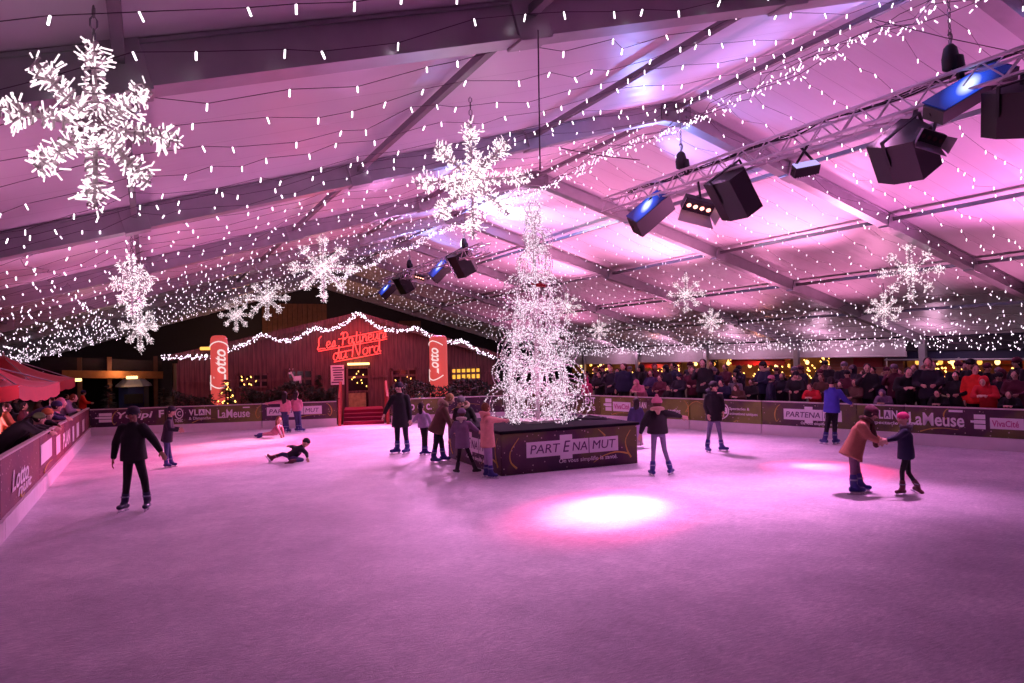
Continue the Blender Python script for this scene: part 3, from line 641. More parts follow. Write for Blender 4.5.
# bundles hung along the ridge and along the eaves
def bundle(name, label, f, l0, l1, dens, spread, r, nw=4, m='bulb_far', zs=.06):
    s = empty(name, f(l0), label, 'fairy lights'); b = B(); b2 = B()
    for w in range(nw):
        ph = rnd.uniform(0, 6); pts = []
        n = int((l1 - l0) / .5)
        for i in range(n + 1):
            l = l0 + (l1 - l0) * i / n; pts.append(f(l) + V((rnd.uniform(-1, 1) * spread + .12 * math.sin(l * .9 + ph), 0, -.1 - .16 * abs(math.sin(l * PI / BAY + ph)) + rnd.uniform(-zs, zs))))
        b.tube(pts, .008, 3)
        for p, q in zip(pts, pts[1:]):
            for _ in range(int(dens * .5 + rnd.random())):
                c = p + (q - p) * rnd.random() + V((rnd.uniform(-.05, .05), 0, rnd.uniform(-.12, .02)))
                if in_frame(c): b2.rod(c, c + V((rnd.uniform(-.05, .05), rnd.uniform(-.05, .05), -.05)), r)
    b.done('wire', 'wire', s); o = b2.done('bulb', m, s); o['kind'] = 'stuff'
bundle('ridge_light_bundle', 'dense bundle of white light strings hanging along the tent ridge', lambda l: roof(RC, l, -.20), 6.5, 56, 5.5, .26, .010)
def curtain(label, sgn, l0, l1, cs, step, r):
    s = empty('eave_light_bundle', roof(RC + sgn * HALF, l0), label, 'fairy lights'); b = B(); b2 = B()
    for dc, dn in cs:
        n = int((l1 - l0) / .6); pts = [roof(RC + sgn * (HALF - dc) + rnd.uniform(-.25, .25), l0 + (l1 - l0) * i / n, -.12 - .14 * abs(math.sin(i * .26 + dc)) + rnd.uniform(-.08, .08)) for i in range(n + 1)]; b.tube(pts, .006, 3)
        for p, q in zip(pts, pts[1:]):
            for _ in range(int(.6 / step * dn + rnd.random())):
                c = p + (q - p) * rnd.random() - ZZ * rnd.uniform(0, .22)
                if in_frame(c): b2.rod(c, c + V((rnd.uniform(-.04, .04), rnd.uniform(-.04, .04), -.06)), r * rnd.uniform(.7, 1.15))
    b.done('wire', 'wire', s); o = b2.done('bulb', 'bulb_far', s); o['kind'] = 'stuff'
curtain('dense curtain of white lights along the low right eave above the crowd', 1, 8, 57, [(.05, 1.2), (.25, 1.2), (.6, 1), (1.0, .9), (1.5, .8), (2.1, .7), (2.8, .6), (3.6, .5), (4.6, .4), (5.8, .35)], .32, .0165)
curtain('dense curtain of white lights along the low left side of the tent', -1, 15, 57, [(.5, .8), (1.2, .8), (2.0, .8), (2.9, .7), (3.9, .6), (5, .5), (6.3, .45), (7.8, .4)], .36, .0155)

# ------------------------------------------------------------------ snowflakes of light
def snowflake(pos, R, label, seed, narms=8, tilt=0.0, yawo=0.0, dens=1.0, arm3d=True):
    q = random.Random(seed); pos = V(pos); sf = empty('light_snowflake', pos, label, 'light snowflake', 'snowflakes of light hung from the roof')
    n = (EYE - pos); n.z = 0; n.normalize(); n = Matrix.Rotation(yawo, 3, 'Z') @ n; ux = V((-n.y, n.x, 0)); uz = V((0, 0, 1))
    hub = B(); hub.ell(pos, (ux * .05, uz * .05, n * .05), 8, 6); hub.done('hub', 'silver_wire', sf)
    dirs = [(ux * math.cos(tilt + 2 * PI * k / narms) + uz * math.sin(tilt + 2 * PI * k / narms)) for k in range(narms)]
    if arm3d: dirs += [(n * .8 + ux * .45 + uz * .3).normalized(), (n * .8 - ux * .45 - uz * .35).normalized()]
    for k, d in enumerate(dirs):
        L = R * (1 if k < narms and k % 2 == 0 else .88 if k < narms else .6); b = B(); b.mi = 0
        b.tube([pos, pos + d * L], .018, 6); px, py, _ = basis(d)
        sp = [(0.72, .17)]
        br = [(pos, pos + d * L)]
        for t, l in sp:
            for sg in (-1, 1):
                e = (d * .75 + (d.cross(n)).normalized() * sg * .7).normalized(); br.append((pos + d * L * t, pos + d * L * t + e * R * l)); b.tube([br[-1][0], br[-1][1]], .012, 5)
        # wrapped wire
        b.tube([pos + d * (L * (.1 + .9 * i / 60)) + (px * math.cos(i * .9) + py * math.sin(i * .9)) * (.055 + .02 * (1 - i / 60)) for i in range(61)], .009, 4)
        b.mi = 1
        for a, c in br:
            m_ = int((c - a).length * (150 if R < .75 else 125) * dens)
            for _ in range(m_):
                t = q.random() ** (1.35 if c is br[0][1] else 1); p = a + (c - a) * t; o = (px * q.uniform(-1, 1) + py * q.uniform(-1, 1) + d * q.uniform(-.3, .6)).normalized(); e_ = .05 * R / .75; b.rod(p + o * e_, p + o * (e_ + q.uniform(.03, .10 if q.random() < .3 else .06)), .0062 if R < .7 else .007)
        o = b.done('arm', ['silver_wire', 'bulb_flake'], sf)
    top = roof(pos.x, pos.y, -.02)
    b = B(); z = pos.z + R * .98; i = 0
    while z < top.z:
        a = V((pos.x, pos.y, z)); w = (ux if i % 2 else n) * .022; h = min(.12, top.z - z); P_ = [a, a + w + ZZ * h * .3, a + w + ZZ * h * .7, a + ZZ * h, a - w + ZZ * h * .7, a - w + ZZ * h * .3]; b.tube(P_, .007, 4, True); z += .1; i += 1
    b.done('hanging_chain', 'chain', sf)
    return sf
def flake_at(x, y, rpx, drop, label, seed, **k):
    lo, hi = 4, 60
    for _ in range(50):
        d = (lo + hi) / 2; p = at_d(x, y, d)
        if p.z < roof(p.x, p.y).z - drop: lo = d
        else: hi = d
    snowflake(p, rpx * d / FPX, label, seed, **k)
flake_at(95, 126, 82, .86, 'largest and nearest light snowflake, hanging at the upper left', 1, tilt=PI / 2, yawo=.25, dens=1.25)
flake_at(472, 180, 58, 1.25, 'large light snowflake hanging just left of the top of the light tree', 2, tilt=PI / 2, yawo=-.2, dens=1.6)
flake_at(132, 284, 31, 1.0, 'narrow light snowflake seen almost edge-on under the nearest large one', 3, tilt=PI / 2, yawo=1.0)
flake_at(140, 327, 25, 1.0, 'lower light snowflake hanging behind the narrow edge-on one', 4, tilt=PI / 2, yawo=.8)
flake_at(323, 268, 34, 1.1, 'light snowflake above the left roof of the chalet, biggest of the three there', 5, tilt=PI / 2, yawo=.2, dens=1.2)
flake_at(267, 298, 22, 1.1, 'middle one of the three light snowflakes above the left end of the chalet', 6, tilt=PI / 2)
flake_at(236, 315, 17, 1.1, 'smallest of three light snowflakes above the left red column', 7, tilt=PI / 2)
flake_at(910, 272, 30, 1.0, 'larger light snowflake of the pair at the right of the tent', 8, tilt=PI / 2, dens=.9, arm3d=False)
flake_at(884, 310, 17, 1.0, 'smaller light snowflake under the larger one at the right of the tent', 9, tilt=PI / 2, arm3d=False)
flake_at(686, 294, 19, 1.0, 'light snowflake with long arms right of the light tree below the first truss', 10, tilt=PI / 2, dens=.9, arm3d=False)
flake_at(711, 321, 12, 1.0, 'small light snowflake low to the lower right of the long-armed one', 11, tilt=PI / 2, arm3d=False)
flake_at(599, 330, 10, 1.0, 'smallest light snowflake, low and right of the light tree', 12, tilt=PI / 2, arm3d=False)
flake_at(567, 307, 15, 1.0, 'light snowflake touching the right outline of the light tree', 13, tilt=PI / 2, arm3d=False)

# ------------------------------------------------------------------ trusses, hoists and fixtures
TC, TZ = 11.6, 6.42
def truss(l0, l1, label):
    t = empty('lighting_truss', (TC, l0, TZ), label, 'truss'); W = .18
    cor = [(-W, W), (W, W), (W, -W), (-W, -W)]
    b = B()
    for x, z in cor: b.tube([(TC + x, l0, TZ + z), (TC + x, l1, TZ + z)], .032, 7)
    b.done('chord', 'truss', t)
    b = B(); n = int((l1 - l0) / .36); h = (l1 - l0) / n
    for i in range(n):
        for k in range(4):
            a, c = cor[k], cor[(k + 1) % 4]
            if i % 2: a, c = c, a
            b.tube([(TC + a[0], l0 + h * i, TZ + a[1]), (TC + c[0], l0 + h * (i + 1), TZ + c[1])], .015, 5)
    b.done('lattice', 'truss', t)
    return t
truss(4.2, 17.2, 'aluminium lattice truss crossing the upper right, carrying black loudspeakers and floodlights'); truss(25.4, 39.5, 'distant lattice truss under the ridge left of the light tree')
# cable looms lying on the near truss
b = B()
for k in range(3): b.tube(catmull([V((TC + rnd.uniform(-.12, .12), 5 + i * .8, TZ + .16 + rnd.uniform(-.02, .06))) for i in range(15)], 4), .016, 5)
prop(b.done('cable_loom', 'black'), 'loose black cables lying along the top of the near truss', 'cable')
def hoist(l, label):
    t = empty('chain_hoist', (TC, l, TZ), label, 'chain hoist', 'chain hoists of the trusses'); zr = roof(TC, l).z - .2; k = .9
    b = B(); b.loft([(V((TC, l, TZ + .30 * k)), V((.05, 0, 0)), V((0, .05, 0))), (V((TC, l, TZ + .34 * k)), V((.12, 0, 0)), V((0, .12, 0))), (V((TC, l, TZ + .52 * k)), V((.14, 0, 0)), V((0, .12, 0))), (V((TC, l, TZ + .72 * k)), V((.10, 0, 0)), V((0, .09, 0))), (V((TC, l, TZ + .78 * k)), V((.05, 0, 0)), V((0, .05, 0)))], 16); b.done('motor_body', 'black', t, True)
    b = B(); b.loft([(V((TC + .07, l - .1, TZ + .12)), V((.05, 0, 0)), V((0, .05, 0))), (V((TC + .07, l - .1, TZ + .3)), V((.085, 0, 0)), V((0, .075, 0))), (V((TC + .05, l - .08, TZ + .5)), V((.09, 0, 0)), V((0, .08, 0)))], 12); b.done('chain_bag', 'black', t, True)
    b = B(); z = TZ + .78 * k; i = 0
    while z < zr:
        a = V((TC, l, z)); w = V((.022, 0, 0)) if i % 2 else V((0, .022, 0)); b.tube([a, a + w + ZZ * .03, a + w + ZZ * .07, a + ZZ * .1, a - w + ZZ * .07, a - w + ZZ * .03], .009, 4, True); z += .085; i += 1
    b.done('chain', 'chain', t)
    b = B(); b.tube(catmull([V((TC, l, TZ + .7)), V((TC + .03, l, TZ + .78)), V((TC + .05, l, TZ + .85)), V((TC, l, TZ + .9)), V((TC - .04, l, TZ + .85))], 4), .018, 6)
    b.done('hook', 'chain', t)
    for sg in (-1, 1): b = B(); b.tube([(TC, l, TZ + .32), (TC + sg * .15, l + .12 * sg, TZ + .16)], .012, 5); b.done('sling', 'chain', t)
hoist(13.95, 'black chain hoist holding the middle of the near truss above the loudspeaker'); hoist(7.3, 'black chain hoist at the upper right above the blue-faced black box')
hoist(27.6, 'chain hoist at the near end of the distant truss'); hoist(34.6, 'chain hoist at the far end of the distant truss')
def frame_axes(yaw, pitch):
    f = V((math.sin(yaw) * math.cos(pitch), math.cos(yaw) * math.cos(pitch), math.sin(pitch))); x = f.cross(ZZ).normalized(); return x, f, x.cross(f)
def speaker(c, size, xv, uv, label):
    c = V(c); x = (RGT * xv[0] + UPV * xv[1] + FWD * xv[2]).normalized(); u = RGT * uv[0] + UPV * uv[1] + FWD * uv[2]; u = (u - x * u.dot(x)).normalized(); f = u.cross(x); w, d, h = size; t = empty('loudspeaker', c, label, 'loudspeaker', 'loudspeakers hung from the trusses')
    b = B(); P = [(-w / 2, d / 2), (w / 2, d / 2), (w * .5, d * .05), (w * .27, -d / 2), (-w * .27, -d / 2), (-w * .5, d * .05)]
    b.prism([c + x * p + f * q - u * h / 2 for p, q in P], u * h); b.done('cabinet', 'blacksatin', t)
    b = B(); b.box(c + f * (d / 2 + .012), w * .94, .02, h * .95, (x, f, u), .006); b.done('grille', 'grille', t)
    b = B(); b.box(c - u * (h / 2 + .004) + x * w * .22 + f * d * .22, .12, .07, .006, (x, f, u)); b.done('label_plate', 'plate', t)
    b = B(); b.tube([c - u * (h / 2 + .005) + f * -d * .2 + (x * math.cos(k * PI / 6) + f * math.sin(k * PI / 6)) * .04 for k in range(12)], .006, 5, True); b.done('pole_socket', 'bootred', t)
    top = V((c.x, c.y, TZ - .12)); b = B()
    for sg in (-1, 1): b.bar(c + x * sg * (w / 2 + .015), c + x * sg * (w / 2 + .015) + u * (h / 2 + .1), .02, .06, f)
    b.bar(c + x * -(w / 2 + .02) + u * (h / 2 + .1), c + x * (w / 2 + .02) + u * (h / 2 + .1), .06, .02, u); b.bar(c + ZZ * .1, V((TC, c.y, TZ - .14)), .05); b.done('bracket', 'black', t)
def flood(c, w, d, h, yaw, pitch, m, label, lens=False):
    c = V(c)
    if yaw is None:                                               # pitch gives the long edge; the lamp face looks up and out to the rink
        x = (RGT * pitch[0] + UPV * pitch[1] + FWD * pitch[2]).normalized(); u = RGT * -.42 + UPV * .62 - FWD * .66; u = (u - x * u.dot(x)).normalized(); f = u.cross(x)
    else: x, f, u = frame_axes(yaw, pitch)
    t = empty('floodlight', c, label, 'floodlight', 'floodlights on the trusses')
    b = B(); b.prism([c + x * p + f * q - u * h / 2 * 1 for p, q in ((-w / 2, -d / 2), (w / 2, -d / 2), (w / 2, d * .3), (w * .38, d / 2), (-w * .38, d / 2), (-w / 2, d * .3))], u * h); b.done('housing', 'blacksatin', t)
    b = B(); n = 9
    for k in range(n): b.box(c - u * (h / 2 + .015) + x * (w * .8 * (k / (n - 1) - .5)), .012, d * .8, .03, (x, f, u))
    b.done('cooling_fins', 'black', t)
    b = B(); b.box(c + u * (h / 2 + .008), w * .94, d * .9, .014, (x, f, u)); b.done('light_panel', m, t)
    b = B()
    for sg in (-1, 1): b.bar(c + x * sg * (w / 2 + .015), V((TC, c.y + sg * .1, TZ - .13)), .02, .05)
    b.done('yoke', 'black', t)
def blinder(c, yaw, pitch, label, k=1.0):
    c = V(c); x, f, u = frame_axes(yaw, pitch); t = empty('blinder_light', c, label, 'stage light', 'multi-lens lights on the trusses')
    ca, sa = math.cos(.33), math.sin(.33); x, u = x * ca + u * sa, u * ca - x * sa
    b = B(); b.box(c, .56 * k, .16 * k, .26 * k, (x, f, u), .015); b.done('housing', 'blacksatin', t)
    for i in range(4):
        p = c + x * ((i - 1.5) * .125 * k) + f * .085 * k; b = B(); b.tube([p, p + f * .01], .042 * k, 12); b.done('lens', 'redled' if k != .8 else 'bootred', t)
        b = B(); b.tube([p + f * .02 + (x * math.cos(a * PI / 6) + u * math.sin(a * PI / 6)) * .052 * k for a in range(12)], .009, 5, True); b.done('lens_ring', 'black', t)
    b = B()
    for sg in (-1, 1): b.prism([c + x * sg * .28 * k + f * .08 * k + u * .12 * k, c + x * sg * .28 * k + f * .08 * k - u * .12 * k, c + x * sg * .36 * k + f * .30 * k - u * .16 * k, c + x * sg * .36 * k + f * .30 * k + u * .16 * k], x * .008)
    b.prism([c - x * .28 * k + f * .08 * k - u * .13 * k, c + x * .28 * k + f * .08 * k - u * .13 * k, c + x * .34 * k + f * .32 * k - u * .22 * k, c - x * .34 * k + f * .32 * k - u * .22 * k], u * .008); b.done('barn_doors', 'truss', t)
    b = B(); b.bar(c + u * .12 * k, V((TC, c.y, TZ - .13)), .04); b.done('bracket', 'black', t)
def tp(x, y, d): return at_d(x, y, d)
def dT(x, y): r = ray(x, y); return TC / r.x
speaker(tp(736, 193, dT(735, 193)), (.80, .78, .95), (.80, .60, .10), (-.58, .76, -.35), 'black loudspeaker in the middle of the near truss beside the four-lens light')
speaker(tp(908, 152, dT(906, 151) - .3), (.84, .74, .72), (.78, .62, .15), (-.55, .70, -.45), 'black six-sided loudspeaker left of the blue-faced box')
speaker(tp(1022, 110, dT(1018, 112) - .1), (.78, .66, .66), (.95, .30, .1), (-.25, .9, -.4), 'black loudspeaker cut by the right edge of the view')
speaker(tp(463, 263, dT(459, 264)), (.98, .85, .98), (.85, .50, .2), (-.5, .8, -.35), 'distant black loudspeaker at the near end of the far truss')
speaker(tp(405, 283, dT(401, 284)), (.92, .8, .9), (.85, .50, .2), (-.5, .8, -.35), 'most distant black loudspeaker on the far truss')
flood(tp(968, 92, dT(958, 96) - .2), 1.55, .46, .22, None, (.84, .50, .15), 'blue_lit_face', 'black box with a blue-white glow put on its face, at the upper right')
flood(tp(650, 213, dT(650, 214)), 1.15, .50, .50, None, (.72, .62, .1), 'blue_lit_face', 'black box with blue glow put on its face, left end of near truss')
flood(tp(442, 269, dT(438, 268)), 1.25, .55, .40, None, (.68, .70, .1), 'blue_lit_face', 'black box with a pale blue glow put on its face, on the far truss')
flood(tp(388, 290, dT(386, 289)), 1.0, .50, .40, None, (.68, .70, .1), 'blue_lit_face', 'most distant black box with a blue glow put on its face, far truss end')
flood(tp(805, 169, dT(805, 169)), .52, .2, .20, None, (.97, .20, .1), 'violetled', 'small black floodlight with a pale violet panel under the near truss')
blinder(tp(698, 205, dT(699, 207)), -2.6, -.75, 'four-lens stage light glowing red between the blue-faced box and the loudspeaker', 1.3)
blinder(tp(930, 137, dT(930, 137) - .35), -2.6, -.55, 'dark four-lens stage light in front of the six-sided loudspeaker', .8)
blinder(tp(420, 277, dT(420, 277)), -2.5, -.5, 'distant four-lens stage light between the two far blue-faced boxes', .9)
for a, c, lb in (((560, 148), (640, 160), 'thin steel cable from the roof beam to the near hoist'), ((868, 18), (1024, 54), 'thin steel cable at the upper right beside the hoist chain'), ((538, 30), (540, 170), 'thin vertical cable hanging from the nearest roof beam')):
    p, q = at_d(*a, 12 if a[0] != 538 else 7.6), at_d(*c, 11.5 if a[0] != 538 else 7.6); b = B(); b.tube([p, (p + q) / 2 - ZZ * .03, q], .008, 5); prop(b.done('steel_cable', 'wire'), lb, 'cable')

# ------------------------------------------------------------------ pedestal and light tree
p0 = ground(502, 476); p1 = ground(637, 463); W = (p1 - p0).length; ux = (p1 - p0).normalized(); uy = V((-ux.y, ux.x, 0)); uy = uy if uy.y > 0 else -uy
H = .80; cen = p0 + ux * W / 2 + uy * W / 2
pd = empty('pedestal', cen, 'low square pedestal on the ice with printed sides, under the light tree', 'pedestal')
b = B(); b.box(cen + ZZ * H / 2, W - .02, W - .02, H, (ux, uy, ZZ)); b.done('core', 'bannerplum', pd)
b = B(); b.box(cen + ZZ * (H + .02), W + .10, W + .10, .06, (ux, uy, ZZ), .01); b.done('top_board', 'pedtop', pd)
def side(o, ax, n, name, m):
    b = B(); b.prism([o + n * .0, o + ax * W, o + ax * W + ZZ * (H - .01), o + ZZ * (H - .01)], n * .012); return b.done(name, m, pd)
side(p0, ux, -uy, 'front_banner', 'bannerplum'); side(p0, uy, -ux, 'side_banner', 'bannerplum'); side(p0 + ux * W, uy, ux, 'side_banner', 'bannerplum')
def ptxt(body, o, ax, n, a0, a1, z0, z1, m, shear=0, bold=.0, name='lettering'):
    put(name, fit_text(text_mesh(body, shear, bold, .01), o + ax * (W * a0) + ZZ * z0 + n * .024, ax, ZZ, W * (a1 - a0), z1 - z0, n, .004), m, pd)
def pbox(o, ax, n, a0, a1, z0, z1, m, ex=0):
    b = B(); q = o + n * (.014 + ex); b.prism([q + ax * (W * a0) + ZZ * z0, q + ax * (W * a1) + ZZ * z0, q + ax * (W * a1) + ZZ * z1, q + ax * (W * a0) + ZZ * z1], n * .005); b.done('printed_panel', m, pd)
for o, ax, n in ((p0, ux, -uy), (p0 + uy * W, -uy, -ux)):
    pbox(o, ax, n, .17, .85, .30, .60, 'whiteprint'); pbox(o, ax, n, .41, .50, .22, .70, 'whiteprint', .0022); pbox(o, ax, n, .622, .628, .30, .60, 'plumprint', .0022)
    ptxt('PART', o, ax, n, .195, .41, .37, .54, 'plumprint', .15); ptxt('E', o, ax, n, .43, .485, .36, .58, 'plumprint', .25); ptxt('NA', o, ax, n, .50, .61, .37, .54, 'plumprint', .15); ptxt('MUT', o, ax, n, .65, .83, .37, .54, 'plumprint', .15)
    ptxt('On vous simplifie la santé.', o, ax, n, .40, .84, .12, .23, 'whiteprint', .1)
    b = B()
    for a0, z0, pts in ((.06, .2, [(.06, .5), (.0, .25), (.0, .05), (.04, -.08)]), (.90, .2, [(.05, .5), (.01, .3), (.02, .1), (.05, -.06)]), (.66, .1, [(0, 0), (.08, .12), (.18, .17), (.27, .12)]), (.70, .62, [(0, .14), (.03, .06), (.05, 0)])):
        P = catmull([o + ax * (W * (a0 + x)) + ZZ * (z0 + z) + n * .012 for x, z in pts], 6); b.tube(P, .006, 6, r2=.022)
    b.done('printed_swirl', 'gold', pd)
TR = p0 + ux * W * .34 + uy * W * .34
TR = at_d(538, 420, depth(cen + ZZ * H)); TR.z = H + .05
tscale = depth(TR) / FPX
tree = empty('light_tree', TR, 'tall Christmas tree of white-lit wire hoops standing on the pedestal', 'light tree')
b = B(); Ztop = at_d(530, 203, depth(TR)).z; b.tube([TR, V((TR.x, TR.y, Ztop - .4))], .045, 10); b.box(TR + ZZ * .02, .9, .9, .04); b.done('mast', 'silver_wire', tree)
# tiers of upright hoops: (image y of centre, hoop radius px, reach px, count)
tiers = [(404, 22, 31, 12), (378, 21, 29, 10), (351, 21, 24, 10), (322, 20, 20, 8), (293, 19, 14, 8), (264, 15, 10, 6), (240, 12, 7, 6), (220, 8, 4, 4)]
q = random.Random(5)
for ti, (yy, rp, reach, cnt) in enumerate(tiers):
    zc = at_d(535, yy, depth(TR)).z; r = rp * tscale; rc_ = reach * tscale
    for k in range(cnt):
        a = 2 * PI * (k + .5 * (ti % 2)) / cnt - YAW; rad = V((math.cos(a), math.sin(a), 0)); tan = V((-rad.y, rad.x, 0)); tw = (0 if k % 2 == 0 else PI / 2) + q.uniform(-.25, .25); jz = q.uniform(-.12, .12)
        pl = (rad * math.cos(tw) + tan * math.sin(tw)).normalized(); c = V((TR.x, TR.y, zc + jz)) + rad * rc_ * (1 if k % 2 == 0 else .92); r = rp * tscale * q.uniform(.82, 1.08)
        b = B(); b.mi = 0
        rings = [(r, 0, 0), (r * .80, 0, 0), (r * .46, r * .22, -r * .1)]
        for rr, dx, dz in rings: b.tube([c + pl * (rr * math.cos(t * PI / 12) + dx) + ZZ * (rr * math.sin(t * PI / 12) + dz) for t in range(24)], .009, 4, True)
        b.mi = 1
        for rr, dx, dz in rings:
            for _ in range(int(rr * 2 * PI * 27)):
                t = q.uniform(0, 2 * PI); p = c + pl * (rr * math.cos(t) + dx) + ZZ * (rr * math.sin(t) + dz); o = V((q.uniform(-1, 1), q.uniform(-1, 1), q.uniform(-1, 1))).normalized(); b.rod(p + o * .006, p + o * .038, .0075)
        b.done('hoop', ['silver_wire', 'bulb_tree'], tree)
b = B(); b.mi = 0
for k in range(5): # crown of thin sprigs
    a = k * 1.26; b.tube([V((TR.x, TR.y, Ztop - .45)), V((TR.x + .2 * math.cos(a), TR.y + .2 * math.sin(a), Ztop - .1)), V((TR.x + .08 * math.cos(a), TR.y + .08 * math.sin(a), Ztop + .05))], .01, 4)
b.mi = 1
for _ in range(110):
    p = V((TR.x + q.gauss(0, .13), TR.y + q.gauss(0, .13), Ztop - q.uniform(-.15, .5))); b.rod(p, p + V((q.uniform(-1, 1), q.uniform(-1, 1), q.uniform(-1, 1))).normalized() * .05, .0095)
b.done('crown', ['silver_wire', 'bulb_tree'], tree)
bp_ = at_d(540, 285, depth(TR) - .75); b = B(); b.ell(bp_, (RGT * .10, UPV * .045, FWD * .05)); b.ell(bp_ + RGT * .09 - UPV * .015, (RGT * .04, UPV * .035, FWD * .035)); b.prism([bp_ - RGT * .08, bp_ - RGT * .2 + UPV * .07, bp_ - RGT * .17 + UPV * .0], FWD * .02); b.prism([bp_ + UPV * .02, bp_ - RGT * .06 + UPV * .11, bp_ + RGT * .05 + UPV * .05], FWD * .02)
prop(b.done('bird_ornament', 'redcloth'), 'small red bird ornament perched in the upper light tree', 'ornament')
b = B()
for k in range(2): b.tube(catmull([TR + V((.3, .2 * k, .02)), TR + V((.8, -.4, .03)), cen + ux * W * .45 + uy * (-W * .2 + .2 * k) + ZZ * (H + .07), cen + ux * (W * .48) + uy * W * .1 * k + ZZ * (H + .07)], 5), .02, 5)
prop(b.done('power_cable', 'black'), 'black power cable lying on top of the pedestal', 'cable')

# ------------------------------------------------------------------ left side: parasols, kiosk, timber canopy
def at_c(x, y, c): r = ray(x, y); return EYE + r * (c / r.x)
def parasol(x, yt, ye, d, half, label, rot, word=False):
    a = at_d(x, yt, d); ze = at_d(x + 20, ye, d).z; t = empty('parasol', (a.x, a.y, 0), label, 'parasol', 'red parasols on the left'); R_ = Matrix.Rotation(rot, 3, 'Z')
    cs = [V((a.x, a.y, 0)) + R_ @ V((sx * half, sy * half, ze)) for sx, sy in ((-1, -1), (1, -1), (1, 1), (-1, 1))]
    b = B()
    for k in range(4):
        p, q = cs[k], cs[(k + 1) % 4]; n = 8; rows = []
        for i in range(n + 1):
            t_ = i / n; e0, e1 = a.lerp(p, t_), a.lerp(q, t_); sag = -.14 * math.sin(PI * t_); rows.append([b.bm.verts.new(e0.lerp(e1, j / 6) + ZZ * (sag - .08 * t_ * math.sin(PI * j / 6))) for j in range(7)])
        for i in range(n):
            for j in range(6): b.bm.faces.new((rows[i][j], rows[i + 1][j], rows[i + 1][j + 1], rows[i][j + 1]))
    bmesh.ops.remove_doubles(b.bm, verts=b.bm.verts[:], dist=.002); cp = b.done('canopy', 'redcloth', t, True)
    b = B(); 
    for k in range(4):
        p, q = cs[k], cs[(k + 1) % 4]; top, bot = [], []
        for j in range(13):
            u = j / 12; z = -.08 * math.sin(PI * u); top.append(b.bm.verts.new(p.lerp(q, u) + ZZ * z)); bot.append(b.bm.verts.new(p.lerp(q, u) + ZZ * (z - .26 - .04 * abs(math.sin(u * PI * 4)))))
        for j in range(12): b.bm.faces.new((top[j], top[j + 1], bot[j + 1], bot[j]))
    b.done('valance', 'redcloth', cp)
    b = B(); b.tube([(a.x, a.y, .0), (a.x, a.y, a.z + .08)], .03, 10); b.box((a.x, a.y, .04), .7, .7, .08, bev=.02); b.done('pole', 'alu', t)
    b = B()
    for c in cs: b.tube([a - ZZ * .06, c - ZZ * .04], .014, 5); b.tube([V((a.x, a.y, ze - .25)), a.lerp(c, .55) - ZZ * .1], .012, 5)
    b.done('ribs', 'alu', t)
    if word:
        p, q = cs[0], cs[1]; ax = (q - p).normalized(); n = V((ax.y, -ax.x, 0)); put('lettering', fit_text(text_mesh('Lotto', .3, .01, .01), p + ax * 1.0 - ZZ * .27 + n * .012, ax, ZZ, .62, .13, n, .004), 'c_rose', t)
parasol(3, 355, 380, 21, 1.36, 'red square parasol farther along the left boards', -.30)
parasol(-14, 362, 384, 15.0, 1.0, 'nearer red parasol cut by the left edge of the view', -.25, True)
kc = at_d(134, 402, 31); kc.z = 0; kt = empty('kiosk', kc, 'small blue kiosk with a flared white top behind the far left boards', 'kiosk')
def hexa(c, r, rot=.2, n=6): return [V((c.x + r * math.cos(rot + 2 * PI * k / n), c.y + r * math.sin(rot + 2 * PI * k / n), 0)) for k in range(n)]
zt = at_d(134, 379, 31).z; zb = at_d(134, 386, 31).z; b = B(); b.prism([p for p in hexa(kc, .58)], (0, 0, zb)); b.done('body', mat('kioskblue', (.02, .03, .16), .5), kt)
b = B(); b.loft([(V((kc.x, kc.y, zb - .02)), V((.70, 0, 0)), V((0, .70, 0))), (V((kc.x, kc.y, zb + .05)), V((.68, 0, 0)), V((0, .68, 0))), (V((kc.x, kc.y, zt)), V((.42, 0, 0)), V((0, .42, 0)))], 6, 2); b.done('top', 'white', kt)
b = B(); b.box(kc + V((0, -.56, zb * .62)), .7, .04, .4); b.done('serving_hatch', 'black', kt)
b = B()
tcn = empty('timber_canopy', at_l(115, 400, 34.5), 'dark timber canopy with a lit horizontal beam behind the left end of the rink', 'canopy'); tcn.location.z = 0
pa, pb = at_l(62, 374, 34), at_l(163, 375, 34); b.bar(pa, pb, .14, .30); b.done('beam', mat('litbeam', (.30, .12, .035), .7, noise=.3), tcn)
for x in (80, 110, 156):
    p = at_l(x, 400, 34.2); b = B(); b.box((p.x, p.y, 1.3), .16, .16, 2.6); b.done('post', 'brownpanel', tcn)
b = B(); b.prism([at_l(40, 356, 34.6), at_l(162, 361, 34.6), at_l(162, 371, 34.6), at_l(40, 371, 34.6)], (0, 2.5, 0)); b.done('roof', 'darkroof', tcn)
b = B(); b.prism([at_l(40, 371, 37), at_l(160, 371, 37), V((at_l(160, 371, 37).x, 37, 0)), V((at_l(40, 371, 37).x, 37, 0))], (0, .1, 0)); b.done('back_wall', 'gablecloth', tcn)
for x, y, l, m, lb in ((75.5, 380, 33, 'warmglow', 'small bright white lamp under the timber canopy beside the red parasol'), (132, 377.5, 33.5, 'warmglow', 'lamp glowing just above the blue kiosk'), (206, 348.5, 29.3, 'amberglow', 'amber lamp left of the tall red column')):
    p = at_l(x, y, l); b = B(); b.box(p, .42, .12, .12, bev=.03); prop(b.done('wall_lamp', m), lb, 'lamp')
p = at_l(189, 400, 31); t = empty('lit_post', (p.x, p.y, 0), 'carved post glowing amber left of the chalet', 'post')
